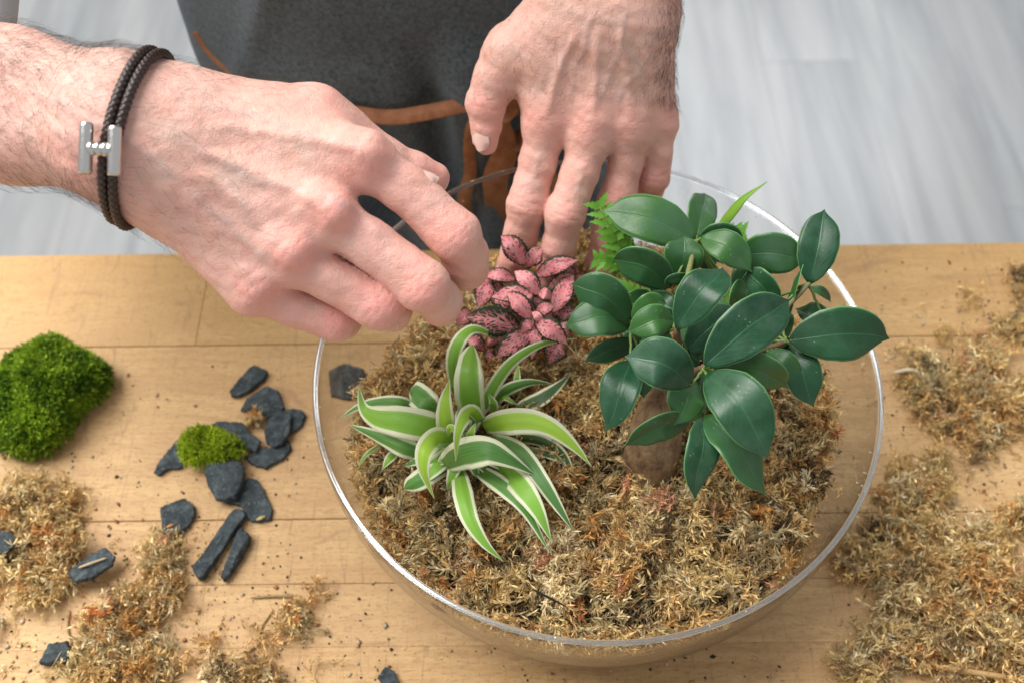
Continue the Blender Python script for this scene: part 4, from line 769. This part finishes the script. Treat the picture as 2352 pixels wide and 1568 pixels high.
def paint(V, N, reds, veins, folds, lines):
    red = np.zeros(len(V)); ve = np.zeros(len(V)); dk = np.zeros(len(V)); disp = np.zeros(len(V))
    for c, s, a in reds: red = np.maximum(red, .78*a*np.exp(-((V-c)**2).sum(1)/(2*s*s)))
    qq = V-CAM; zd = qq@FW; PX = np.stack([1176+F*(qq@RT)/zd, 784-F*(qq@UP)/zd], -1); front = (N@TOCAM > .15)
    for pts, wd, hgt, a in veins:             # ridges that run under the skin along measured lines
        p = catmull([(x_, y_, 0) for x_, y_ in pts], 20)[:, :2]; p = p+np.column_stack([np.sin(np.arange(20)*.9+p[0, 0])*2.5, np.cos(np.arange(20)*.7+p[0, 1])*2.5])*(a > 0); d = np.full(len(V), 1e3); tt_ = np.zeros(len(V))
        for i in range(19):
            ab = p[i+1]-p[i]; t = np.clip((PX-p[i])@ab/(ab@ab), 0, 1); di = np.linalg.norm(PX-(p[i]+t[:, None]*ab), axis=1); m = di < d; d[m] = di[m]; tt_[m] = (i+t[m])/19
        e = np.exp(-(d*zd/F/wd)**2)*front*np.clip(np.minimum(tt_, 1-tt_)*6, 0, 1); ve = np.maximum(ve, a*e); disp += hgt*e
    for c, axis, s, dep_, nrip, wd in folds:      # wrinkles across a joint: centre, finger direction, spread
        q = V-c; u = q@axis; rr_ = np.linalg.norm(q-u[:, None]*axis, axis=1); m = np.exp(-(u/s)**2)*(rr_ < wd)*np.clip(N@TOCAM+.1, 0, 1)
        lat = q@np.cross(axis, TOCAM); w_ = (np.sin(u/s*nrip+lat*260)*.6+np.sin(u/s*nrip*1.7+lat*-390+1)*.4)
        disp += -dep_*m*np.maximum(w_, 0)**1.5; red = np.maximum(red, m*.5); dk = np.maximum(dk, m*np.maximum(w_-.45, 0)*.8)
    for a, b, wd, dep_ in lines:
        d, t = segd(V, a, b); e = np.exp(-(d/wd)**2); disp -= dep_*e; dk = np.maximum(dk, e*.35)
    disp += .00030*lown(V, 260, 21)+.00014*lown(V, 800, 22)
    return V+N*disp[:, None], np.stack([red.clip(0, 1), ve.clip(0, 1), dk.clip(0, 1)], -1)
def toward(p, amt): return np.asarray(p)+(CAM-np.asarray(p))/np.linalg.norm(CAM-np.asarray(p))*amt

# right hand (reaching across from the left of the picture)
H = .00105
w1 = [J(292, 262, .462, 98), J(287, 336, .462, 96)]
e1 = [J(20, 180, .480, 94), J(10, 298, .480, 94)]; e2 = [J(-330, 90, .530, 116), J(-350, 212, .530, 116)]
wr = [(e2[0], e1[0], .02), (e2[1], e1[1], .02), (e1[0], w1[0], .02), (e1[1], w1[1], .02), (J(60, 196, .477, 100), J(235, 243, .466, 102), .012), (J(60, 305, .477, 98), J(225, 326, .466, 98), .012)]
Bs = [J(425, 272, .466, 90), J(405, 330, .462, 94), J(390, 385, .464, 94), J(374, 432, .470, 82)]
Mc = [J(838, 368, .466, 70), J(752, 500, .462, 66), J(662, 590, .466, 62), J(580, 668, .474, 56)]
pl_ = [(w1[0], Bs[0], .02), (w1[0], Bs[1], .02), (w1[1], Bs[2], .02), (w1[1], Bs[3], .02)]+[(Bs[i], Mc[i], .012) for i in range(4)]
pl_ += [((Q(560, 420, .482), .0130), (Q(720, 500, .486), .0110), .015), ((Q(500, 500, .484), .0125), (Q(620, 580, .488), .0105), .015)]
KN = [Q(845, 347, .4555), Q(765, 483, .4515), Q(670, 576, .456), Q(589, 655, .465)]; KR = [.0072, .0075, .0066, .0060]
pl_ += [((KN[i], KR[i]), (KN[i]+(Bs[i][0]-KN[i])*.10, KR[i]*.8), .007) for i in range(4)]
R1 = dict(
 idx=[J(838, 368, .466, 58), J(930, 432, .470, 56), J(1045, 540, .474, 60), J(1068, 590, .488, 51), J(1074, 618, .503, 46), J(1066, 632, .516, 38)],
 mid=[J(752, 500, .464, 58), J(850, 560, .466, 56), J(972, 655, .469, 60), J(1008, 690, .484, 50), J(1012, 700, .500, 45), J(1004, 702, .512, 38)],
 rin=[J(662, 590, .468, 54), J(760, 640, .472, 51), J(872, 700, .477, 56), J(898, 712, .490, 46), J(892, 712, .506, 42), J(884, 712, .517, 36)],
 pin=[J(580, 668, .476, 48), J(670, 700, .482, 46), J(770, 735, .488, 47), J(786, 737, .500, 40), J(782, 735, .513, 36), J(778, 733, .523, 31)])
th = [(J(430, 262, .474, 84), J(725, 268, .482, 66), .014), (J(725, 268, .482, 68), J(880, 372, .496, 50), .006), (J(880, 372, .496, 52), J(950, 398, .503, 48), .005), (J(950, 398, .503, 48), J(992, 413, .507, 41), .004),
      (J(560, 330, .480, 80), J(760, 340, .486, 56), .02)]
tend = [[(toward(Q(380+i*-8, 290+38*i, .44), 0), .002)]*1 for i in range(0)]
def tendon(i, B, K, off):  return [(toward(B, off), .0026), (toward((B*.5+K*.5), off*.86), .0022), (toward(K, .004), .0030)]
tend = [tendon(i, Bs[i][0], KN[i], o) for i, o in enumerate((.0165, .0170, .0165, .0140))]
lo, hi = Q(-330, 150, .5)-.02, None
allp = np.array([x[0] for x in e1+w1+Bs+Mc]+[x[0] for k in R1.values() for x in k]+[x[0][0] for x in th]+[e1[0][0], e1[1][0], Q(-300, 100, .52)]); lo = allp.min(0)-.038; hi = allp.max(0)+.038
V1, F1, N1 = build_hand(wr, pl_, list(R1.values()), th, lo, hi, H, tend, None)
fdir = lambda c, i: unit(c[i+1][0]-c[i-1][0])
reds = [(k, .009, 1.) for k in KN]+[(R1[n][2][0]+(CAM-R1[n][2][0])*.02, .010, .95) for n in R1]+[(R1[n][4][0], .010, .7) for n in R1]+[(Q(990, 405, .5), .010, .8), (Q(740, 210, .47), .014, .5), (Q(590, 655, .465), .02, .5), (Q(200, 400, .45), .02, .35)]
vein1 = [(pts, .0019, .00050, .5) for pts in ([(390, 300), (500, 370), (610, 420), (720, 440)], [(430, 430), (510, 500), (570, 560), (640, 600)], [(500, 370), (560, 470), (600, 540), (650, 560)], [(420, 230), (560, 260), (680, 300), (790, 330)], [(60, 200), (160, 250), (300, 330), (430, 430)], [(700, 430), (800, 470), (900, 560)])]
fold1 = [(toward(R1[n][2][0], .008), unit(R1[n][2][0]-R1[n][1][0]), .0055, .00034, 11, .011) for n in R1]+[(k, unit(KN[i]-Bs[i][0]), .006, .00022, 8, .009) for i, k in enumerate(KN)]
vein1 += [(t, .0028, .0013, 0.) for t in ([(470, 285), (640, 310), (850, 345)], [(450, 340), (600, 400), (765, 483)], [(440, 380), (560, 470), (670, 576)], [(420, 430), (500, 540), (589, 655)])]
reds += [(q[0], .011, .5) for c in R1.values() for q in c[1:]]
V1, C1 = paint(V1, N1, reds, vein1, fold1, [])

# left hand (pressing the moss behind the plants)
wl1 = [J(1335, -40, .553, 78), J(1455, -40, .556, 78)]; el1 = [J(1420, -420, .560, 95), J(1560, -420, .565, 95)]; el2 = [J(1470, -640, .60, 110), J(1600, -640, .60, 110)]
wl = [(el2[0], el1[0], .02), (el2[1], el1[1], .02), (el1[0], wl1[0], .02), (el1[1], wl1[1], .02)]
BsL = [J(1300, 45, .562, 78), J(1365, 40, .557, 78), J(1425, 40, .556, 76), J(1475, 50, .560, 68)]
McL = [J(1253, 288, .583, 52), J(1360, 300, .579, 54), J(1447, 296, .581, 50), J(1512, 280, .588, 44)]
pL = [(wl1[0], BsL[0], .018), (wl1[0], BsL[1], .018), (wl1[1], BsL[2], .018), (wl1[1], BsL[3], .018)]+[(BsL[i], McL[i], .012) for i in range(4)]
pL += [((Q(1330, 180, .592), .011), (Q(1340, 270, .60), .010), .014), ((Q(1430, 180, .592), .011), (Q(1430, 260, .60), .010), .014)]
KL = [Q(1253, 274, .5745), Q(1362, 278, .5690), Q(1453, 272, .5715), Q(1520, 262, .581)]; KRL = [.0066, .0070, .0064, .0055]
pL += [((KL[i], KRL[i]), (KL[i]+(BsL[i][0]-KL[i])*.10, KRL[i]*.8), .007) for i in range(4)]
L1 = dict(
 idx=[J(1253, 288, .583, 47), J(1236, 370, .590, 42), J(1211, 470, .597, 46), J(1196, 540, .609, 38), J(1184, 590, .620, 35), J(1168, 626, .628, 32)],
 mid=[J(1360, 300, .579, 50), J(1332, 400, .586, 42), J(1299, 490, .591, 46), J(1284, 560, .603, 38), J(1272, 610, .614, 35), J(1262, 640, .622, 32)],
 rin=[J(1450, 296, .581, 46), J(1438, 370, .590, 39), J(1417, 462, .599, 42), J(1396, 540, .610, 36), J(1382, 600, .622, 33), J(1372, 640, .632, 30)],
 pin=[J(1512, 280, .588, 42), J(1508, 345, .594, 35), J(1500, 408, .603, 37), J(1492, 430, .618, 33), J(1480, 440, .636, 30), J(1472, 446, .650, 27)])
thL = [(J(1270, 70, .567, 62), J(1165, 112, .568, 42), .014), (J(1165, 112, .568, 43), J(1128, 175, .574, 36), .005), (J(1128, 175, .574, 37), J(1113, 240, .580, 41), .005), (J(1113, 240, .580, 40), J(1117, 295, .586, 33), .004), (J(1117, 295, .586, 33), J(1117, 330, .590, 27), .004), (J(1220, 130, .575, 40), J(1215, 160, .58, 26), .03)]
tendL = [tendon(i, BsL[i][0], KL[i], o) for i, o in enumerate((.0165, .0165, .0162, .0145))]
allp = np.array([x[0] for x in wl1+BsL+McL]+[x[0] for k in L1.values() for x in k]+[x[0][0] for x in thL]+[Q(1350, -420, .56), Q(1600, -420, .57)]); lo = allp.min(0)-.026; hi = allp.max(0)+.026
V2, F2, N2 = build_hand(wl, pL, list(L1.values()), thL, lo, hi, H*.95, tendL, None, kf=.0055)
redsL = [(k, .008, .95) for k in KL]+[(L1[n][2][0]+(CAM-L1[n][2][0])*.015, .009, .8) for n in L1]+[(L1[n][4][0], .013, .9) for n in L1]+[(Q(1113, 245, .57), .009, .7), (Q(1117, 320, .58), .010, .6), (L1['pin'][2][0], .012, .9), (Q(1580, 0, .55), .01, .7)]
veinL = [(pts, .0016, .00050, .5) for pts in ([(1440, 0), (1425, 100), (1400, 170), (1375, 240)], [(1500, 50), (1485, 140), (1440, 190), (1410, 250)], [(1370, 0), (1345, 90), (1320, 160), (1305, 235)], [(1300, 60), (1290, 130), (1300, 190)], [(1425, 100), (1470, 150), (1490, 230)], [(1240, 350), (1225, 420)], [(1345, 370), (1320, 450)])]
foldL = [(toward(L1[n][2][0], .008), unit(L1[n][3][0]-L1[n][1][0]), .0060, .00042, 10, .010) for n in L1]+[(k, unit(KL[i]-BsL[i][0]), .0055, .00022, 8, .008) for i, k in enumerate(KL)]+[(toward(Q(1113, 240, .580), .008), unit(Q(1117, 295, .586)-Q(1128, 175, .574)), .006, .00028, 8, .010)]
veinL += [(t, .0025, .0013, 0.) for t in ([(1330, 60), (1285, 160), (1253, 274)], [(1375, 60), (1368, 170), (1362, 280)], [(1420, 60), (1440, 170), (1453, 272)], [(1470, 90), (1500, 180), (1520, 262)])]
redsL += [(q[0], .011, .5) for c in L1.values() for q in c[1:]]
V2, C2 = paint(V2, N2, redsL, veinL, foldL, [])

person = tag(empty('person', (-.10, .33, FZ)), 'person in a dark apron with a brown leather tie, hands over the glass bowl', 'person')
nV = len(V1)
at(link('body', mesh('body', np.vstack([V1, V2]), np.vstack([F1, F2+nV]), np.vstack([C1, C2])), M['skin']), person)
# hair on forearms and the backs of the hands
def hairs(V, N, mask, n, along, L, r=.000042, lean=.8):
    idx = np.nonzero(mask > 0)[0]; p = mask[idx]; idx = rng.choice(idx, n, p=p/p.sum()); b = V[idx]; nn = N[idx]; d = unit(along+rng.normal(0, .38, (n, 3))); d = unit(d-nn*(d*nn).sum(-1, keepdims=True)); l = L*rng.uniform(.45, 1.3, (n, 1)); s = np.cross(nn, d); cu = rng.normal(0, .28, (n, 1))
    k = [b, b+(d*.40+nn*.30*lean)*l+s*cu*l*.3, b+(d*.78+nn*.36*lean)*l+s*cu*l*.9, b+(d*1.1+nn*.26*lean)*l+s*cu*l*1.7]; Vs = []
    for i, q in enumerate(k):
        rr_ = r*(1, .95, .7, .15)[i]; 
        for j in range(3): a = j*2.094; Vs.append(q+(nn*math.cos(a)+s*math.sin(a))*rr_)
    X = np.stack(Vs, 1).reshape(-1, 3); o = np.arange(n)*12; Q_ = []
    for i in range(3):
        for j in range(3): Q_.append(np.stack([o+i*3+j, o+i*3+(j+1) % 3, o+i*3+3+(j+1) % 3, o+i*3+3+j], -1))
    return X, np.vstack(Q_)
ax1 = unit(w1[0][0]-e1[0][0]); s1 = (V1-Q(320, 300, .46))@ax1; zc = (V1-Q(320, 300, .46))@unit(Q(320, 100, .46)-Q(320, 500, .46))
m1 = np.where(s1 < .0, 1.0, np.clip(1-s1/.075, 0, 1)*.38)*(np.clip(N1@TOCAM+.35, 0, 1))*(V1[:, 0] > Q(-150, 300, .46)[0]); m1 = m1*(.5+1.3*np.exp(-((zc-.032)/.012)**2)+1.6*np.exp(-((zc+.030)/.010)**2)*(s1 < .01))
h1 = hairs(V1, N1, m1, 3000, ax1+np.array([0, -.15, -.25]), .0085)
s2 = V2@unit(BsL[3][0]-McL[3][0]); pc = (V2-Q(1540, 150, .56))
m2 = np.clip(N2@TOCAM+.45, 0, 1)*(V2@-UP < (Q(1400, 250, .58)@-UP))*(.18+2.6*np.exp(-(((V2-Q(1530, 130, .58))@RT)/.009)**2)); m2 = m2*(V2@-UP > (Q(1400, -200, .56)@-UP))
h2 = hairs(V2, N2, m2, 2300, -UP-RT*.25, .0050)
at(tag(link('body_hair', mesh('body_hair', np.vstack([h1[0], h2[0]]), np.vstack([h1[1], h2[1]+len(h1[0])])), M['hair'], smooth=False), kind='stuff'), person)
def nail(c, along, out, L, W, label=None):
    along = unit(along); out = unit(out-along*(out@along)); s = np.cross(along, out); nu, nv = 8, 8; V = []
    for i in range(nu+1):
        t = i/nu; ww = W*(1-.25*max(0, t-.75)/.25-.25*max(0, .2-t)/.2)
        for j in range(nv+1):
            v = j/nv*2-1; tt_ = t+(.10*(v*v) if t < .2 else -.12*v*v*(t > .8)); V.append(c+along*(tt_-.5)*L+s*v*ww*.5+out*(.0007-.22*W*v*v-.0006*(t-.5)**2*4))
    Fq = np.array([(i*(nv+1)+j, i*(nv+1)+j+1, (i+1)*(nv+1)+j+1, (i+1)*(nv+1)+j) for i in range(nu) for j in range(nv)]); V = np.array(V); m = len(V); V = np.vstack([V, V-out*.0005])
    at(link('fingernail', mesh('fingernail', V, np.vstack([Fq, Fq[:, ::-1]+m])), M['nail']), person)
def surf_at(V, N, vx, vy, rad=9):
    q = V-CAM; d = q@FW; m = (np.hypot(1176+F*(q@RT)/d-vx, 784-F*(q@UP)/d-vy) < rad) & (N@TOCAM > 0); dm = d[m]; m2 = np.nonzero(m)[0][dm < dm.min()+.006]; return V[m2].mean(0), unit(N[m2].mean(0))
c_, n_ = surf_at(V2, N2, 1100, 318); nail(c_+n_*.0003, unit(Q(1112, 352, .588)-Q(1106, 292, .583)), n_, .0140, .0108)
c_, n_ = surf_at(V1, N1, 985, 392); nail(c_+n_*.0002, th[3][1][0]-th[3][0][0], n_, .0115, .0100)

# ---- clothes
def coarse(prims, h, k):
    A = np.array([q for p in prims for q in (np.array(p[0])-p[2], np.array(p[0])+p[2], np.array(p[1])-p[3], np.array(p[1])+p[3])]); f = Field(A.min(0)-.03, A.max(0)+.03, h)
    for a, b, ra, rb in prims: f.cone(a, b, ra, rb, k)
    V, Fq = surfnets(f); return smooth(V, Fq, 3, .6), Fq
TC = np.array([-.108, .335])
def tor(x, y, z): return (TC[0]+x, TC[1]+y, z)
elbR = np.array(tor(-.27, -.03, .24)); shR = np.array(tor(-.19, .02, .52)); elbL = np.array(tor(.30, .02, .34)); shL = np.array(tor(.17, .02, .54))
aR = Q(-330, 130, .525); aL = Q(1510, -470, .57)
sh = [(tor(-.06, .01, .02), tor(-.06, .01, .42), .078, .080), (tor(.05, .01, .02), tor(.05, .01, .42), .078, .080), (tor(-.12, .02, .50), tor(.12, .02, .50), .070, .070), (shR, elbR, .062, .055), (elbR, Q(-215, 150, .512), .054, .044), (shL, elbL, .062, .052), (elbL, aL, .050, .041)]
V, Fq = coarse(sh, .0075, .03); V = V+vnorm(V, Fq)*(.0022*lown(V, 60, 2))[:, None]
V[:, 0] = np.where(V[:, 0] < -10, 0, V[:, 0]); at(link('shirt', mesh('shirt', V, Fq), M['shirt']), person)
tr_ = [(tor(-.075, .01, -.05), tor(-.085, .01, -.86), .080, .055), (tor(.065, .01, -.05), tor(.075, .01, -.86), .080, .055), (tor(-.06, 0, .03), tor(.05, 0, .03), .096, .096)]
V, Fq = coarse(tr_, .010, .02); V = V+vnorm(V, Fq)*(.002*lown(V, 50, 3))[:, None]; at(link('trousers', mesh('trousers', V, Fq), M['jeans']), person)
for sx in (-.085, .075):
    V, Fq = coarse([(tor(sx, .03, FZ+.04), tor(sx, -.14, FZ+.032), .040, .030)], .006, .01); V[:, 2] = np.maximum(V[:, 2], FZ+.001); at(link('shoe', mesh('shoe', V, Fq), M['shoe']), person)
# apron: a cloth wrapped around the front, with folds
nA, nZ = 150, 110; A_ = np.linspace(-1.75, 1.45, nA); Zs = np.linspace(.46, -.42, nZ); Ag, Zg = np.meshgrid(A_, Zs)
W_ = .166+.010*np.clip(-Zg, 0, 1); D_ = .122+.02*np.clip(-Zg, 0, .4)
pin_ = np.exp(-((Zg-.035)/.035)**2)
fo = .011*np.sin(Ag*9+2*Zg)*np.clip(.10-Zg, 0, .25)/.25*2.2+.006*np.sin(Ag*17+1.3)*np.clip(.06-Zg, 0, .15)/.15-.006*pin_
fo += .012*np.exp(-((Ag-.26-(.06-Zg)*.5)/.10)**2)*np.clip(.16-Zg, 0, .06)/.06 - .016*np.exp(-((Ag-.10-(.06-Zg)*.5)/.07)**2)*np.clip(.16-Zg, 0, .06)/.06
pp = np.stack([Ag, Zg, 0*Ag], -1).reshape(-1, 3); fo += .0044*lown(pp*[1, 4, 1], 5, 31).reshape(Ag.shape)
fo += .0026*np.tanh((Zg-(.135+.012*np.sin(Ag*2)))/.002)*-.5                                                 # pocket hem
fo += .004*np.exp(-((Ag+.75-(Zg-.1)*3.2)/.06)**2)*(Zg > .02)                                                  # diagonal fold at the left hip
Xa = TC[0]+(W_+fo)*np.sin(Ag); Ya = TC[1]-(D_+fo)*np.cos(Ag); V = np.stack([Xa, Ya, Zg], -1).reshape(-1, 3)
Fq = np.array([(i*nA+k, (i+1)*nA+k, (i+1)*nA+k+1, i*nA+k+1) for i in range(nZ-1) for k in range(nA-1)]); m = len(V); Nn = vnorm(V, Fq)
rimq = [(k+1, k, k+m, k+1+m) for k in range(nA-1)]+[((nZ-1)*nA+k, (nZ-1)*nA+k+1, (nZ-1)*nA+k+1+m, (nZ-1)*nA+k+m) for k in range(nA-1)]+[(i*nA, (i+1)*nA, (i+1)*nA+m, i*nA+m) for i in range(nZ-1)]+[((i+1)*nA+nA-1, i*nA+nA-1, i*nA+nA-1+m, (i+1)*nA+nA-1+m) for i in range(nZ-1)]
apron = at(link('apron', mesh('apron', np.vstack([V, V-Nn*.0015]), np.vstack([Fq, Fq[:, ::-1]+m, np.array(rimq)])), M['denim']), person)
def ap(a, z, off=.003):    # a point on the front of the apron
    w_, d_ = .166+.010*max(-z, 0)+off, .122+.02*min(max(-z, 0), .4)+off; return np.array([TC[0]+w_*math.sin(a), TC[1]-d_*math.cos(a), z])
def onap(vx, vy, off=.004):                       # where the line of sight meets the apron's front
    lo_, hi_ = .4, 1.1
    for _ in range(40):
        md = (lo_+hi_)/2; p = Q(vx, vy, md); w_, d_ = .166+.010*max(-p[2], 0)+off, .122+.02*min(max(-p[2], 0), .4)+off
        if ((p[0]-TC[0])/w_)**2+((p[1]-TC[1])/d_)**2 < 1 or p[1] > TC[1]: hi_ = md
        else: lo_ = md
    return Q(vx, vy, lo_)
def ribbon(pts, wid, th, hint, name='strap', n=40, tw=0.):
    c = catmull(pts, n); T = unit(np.gradient(c, axis=0)); hh = np.broadcast_to(hint, c.shape) if np.ndim(hint) == 1 else hint; S = unit(np.cross(T, hh)); N = unit(np.cross(S, T)); wid = np.interp(np.linspace(0, 1, n), np.linspace(0, 1, len(np.atleast_1d(wid))), np.atleast_1d(wid)) if np.ndim(wid) else np.full(n, wid)
    an = tw*np.sin(np.linspace(0, 5, n)); S2 = S*np.cos(an)[:, None]+N*np.sin(an)[:, None]; N2 = np.cross(S2, T); ring = []
    for s, q in ((-1, -.5), (-.94, -1), (.94, -1), (1, -.5), (1, .5), (.94, 1), (-.94, 1), (-1, .5)): ring.append(c+S2*(wid[:, None]/2)*s+N2*th/2*q)
    V = np.stack(ring, 1).reshape(-1, 3); Fq = [(i*8+k, i*8+(k+1) % 8, (i+1)*8+(k+1) % 8, (i+1)*8+k) for i in range(n-1) for k in range(8)]+[tuple(range(7, -1, -1)), tuple(range((n-1)*8, n*8))]
    o = link(name, mesh(name, V, Fq), M['leather']); o.parent = apron; return o
o_ = .0065
ribbon([onap(452, 70, .003), onap(480, 112, .003), onap(520, 152, .004), onap(575, 190, o_), onap(700, 235, o_), onap(830, 262, o_), onap(905, 270, o_), onap(985, 258, o_), onap(1075, 240, o_), onap(1130, 232, o_)], [.007, .0075, .008, .009, .0102, .0102, .0102], .0022, TOCAM, 'strap', 60)
ribbon([onap(1130, 232, o_), onap(1200, 245, o_), onap(1290, 250, o_), onap(1400, 235, o_), onap(1440, 215, o_)], .0125, .0022, TOCAM)
ribbon([onap(1112, 240, .010), onap(1084, 290, .012), onap(1078, 340, .010), onap(1080, 400, .010), onap(1066, 460, .012), onap(1078, 540, .010), onap(1085, 640, .010)], [.007, .008, .009, .010, .010], .0022, TOCAM, tw=.35)
ribbon([onap(1140, 235, .014), onap(1152, 290, .016), onap(1160, 350, .016), onap(1138, 410, .014), onap(1142, 480, .014), onap(1148, 560, .012), onap(1150, 660, .012)], [.010, .013, .018, .017, .017, .016], .0022, TOCAM, tw=.3)
ribbon([onap(1150, 225, .012), onap(1180, 200, .016), onap(1215, 215, .018), onap(1225, 270, .016), onap(1190, 330, .014), onap(1160, 300, .014)], [.009, .013, .014, .013, .010], .0022, TOCAM, tw=.4)
ribbon([onap(1115, 222, .014), onap(1150, 216, .018), onap(1170, 240, .018), onap(1150, 262, .017), onap(1118, 255, .014)], .014, .003, TOCAM, 'knot')
ribbon([onap(1205, 300, .010), onap(1240, 380, .010), onap(1260, 450, .010), onap(1330, 560, .010), onap(1400, 660, .01)], [.016, .022, .024, .022], .0022, TOCAM, tw=.3)

# ------------------------------------------------------------------ bracelet
br = tag(empty('bracelet', tuple(Q(235, 330, .43))), 'dark brown double braided cord bracelet with silver clasp on the left wrist in view', 'bracelet')
def braid(c, uax, wax, a, b, r, start, end, n=220):
    t = np.linspace(start, end, n); pts = c+uax[None]*np.cos(t)[:, None]*a+wax[None]*np.sin(t)[:, None]*b
    bump_ = lambda i, th: 1+.13*np.abs(np.sin(2*th+i*.42))+.0*th
    b2 = lambda i, th: 1+.10*(np.abs(np.sin(th*2+i*.55))+np.abs(np.sin(th*2-i*.55)))
    V, Fq = tube(pts, r, 20, caps=True, bumpf=b2); e = (np.abs(np.sin(np.tile(np.arange(20)*2*np.pi/20, n)*2+np.repeat(np.arange(n), 20)*.55))+np.abs(np.sin(np.tile(np.arange(20)*2*np.pi/20, n)*2-np.repeat(np.arange(n), 20)*.55)))/2
    C = np.array([.012, .007, .006])[None]*(1-e[:, None])+np.array([.058, .032, .026])[None]*e[:, None]; return V, Fq, C
cw = Q(318, 300, .461); U = unit(Q(352, 122, .461)-Q(262, 478, .461)); Wd = unit(np.cross(ax1, U)); Wd = Wd*np.sign(Wd@TOCAM)
Wt = unit(Wd+RT*.34); Nb = unit(np.cross(U, Wt)); Wt = unit(np.cross(Nb, U)); Wt = Wt*np.sign(Wt@TOCAM)
def ringpath(off, clear, n=240):
    q = V1-(cw+Nb*off); m = np.abs(q@Nb) < .0022; q = q[m]; t = np.arctan2(q@Wt, q@U); r = np.hypot(q@Wt, q@U); b = ((t+np.pi)/(2*np.pi)*60).astype(int) % 60; R_ = np.zeros(60)
    np.maximum.at(R_, b, np.where(r < .06, r, 0)); R_ = np.where(R_ == 0, R_[R_ > 0].mean(), R_)
    for _ in range(4): R_ = (R_+np.roll(R_, 1)+np.roll(R_, -1))/3
    ts = np.linspace(-np.pi, np.pi, n, endpoint=False); r = np.interp(ts, (np.arange(60)+.5)/60*2*np.pi-np.pi, R_, period=2*np.pi)+clear
    return cw+Nb*off+U*(np.cos(ts)*r)[:, None]+Wt*(np.sin(ts)*r)[:, None]
for s in (-1, 1):
    pts = ringpath(.0021*s, .0017, 520); n_ = len(pts); b2 = lambda i, th: 1+.30*np.abs(np.sin(th*2+i*.42))*np.abs(np.sin(th*2-i*.42))
    V, Fq = tube(pts, .00175, 24, closed=True, bumpf=b2); I_, T_ = np.repeat(np.arange(n_), 24), np.tile(np.arange(24)*2*np.pi/24, n_); e = (np.abs(np.sin(T_*2+I_*.42))*np.abs(np.sin(T_*2-I_*.42)))
    at(link('cord', mesh('cord', V, Fq, np.array([.008, .005, .004])[None]*(1-e[:, None])+np.array([.060, .034, .028])[None]*e[:, None]), M['cord']), br)  # grooves of the braid darkened and ridges lightened in colour, imitating relief shading
def skin_depth(vx, vy, rad_=9):
    q = V1-CAM; d = q@FW; X_ = 1176+F*(q@RT)/d; Y_ = 784-F*(q@UP)/d; return d[(abs(X_-vx) < rad_) & (abs(Y_-vy) < rad_)].min()
def rod(a, b, r, name, ns=20):
    d = unit(b-a); p = [a, a+d*.0003, a+d*.0009, a+d*.0016, b-d*.0016, b-d*.0009, b-d*.0003, b]; V, Fq = tube(np.array(p), np.array([r*.72, r*.9, r*.98, r, r, r*.98, r*.9, r*.72]), ns); return at(link(name, mesh(name, V, Fq), M['metal']), br)
zc_ = min(skin_depth(x_, y_) for x_, y_ in ((235, 345), (200, 345), (262, 350), (232, 300)))-.0062; print('clasp', zc_)
rod(Q(199, 282, zc_), Q(195, 400, zc_), .0027, 'clasp_bar'); rod(Q(264, 290, zc_), Q(262, 405, zc_), .0027, 'clasp_bar')
for k_, (x_, r_) in enumerate(((208, .0020), (216, .0027), (224, .0029), (232, .0026), (240, .0029), (248, .0022))):
    pass
cl = np.linspace(0, 1, 41); V, Fq = tube(Q(203, 341, zc_)+(Q(258, 345, zc_)-Q(203, 341, zc_))*cl[:, None], .0024+.0006*np.abs(np.sin(cl*np.pi*3.5)), 20); at(link('clasp_link', mesh('clasp_link', V, Fq), M['metal']), br)
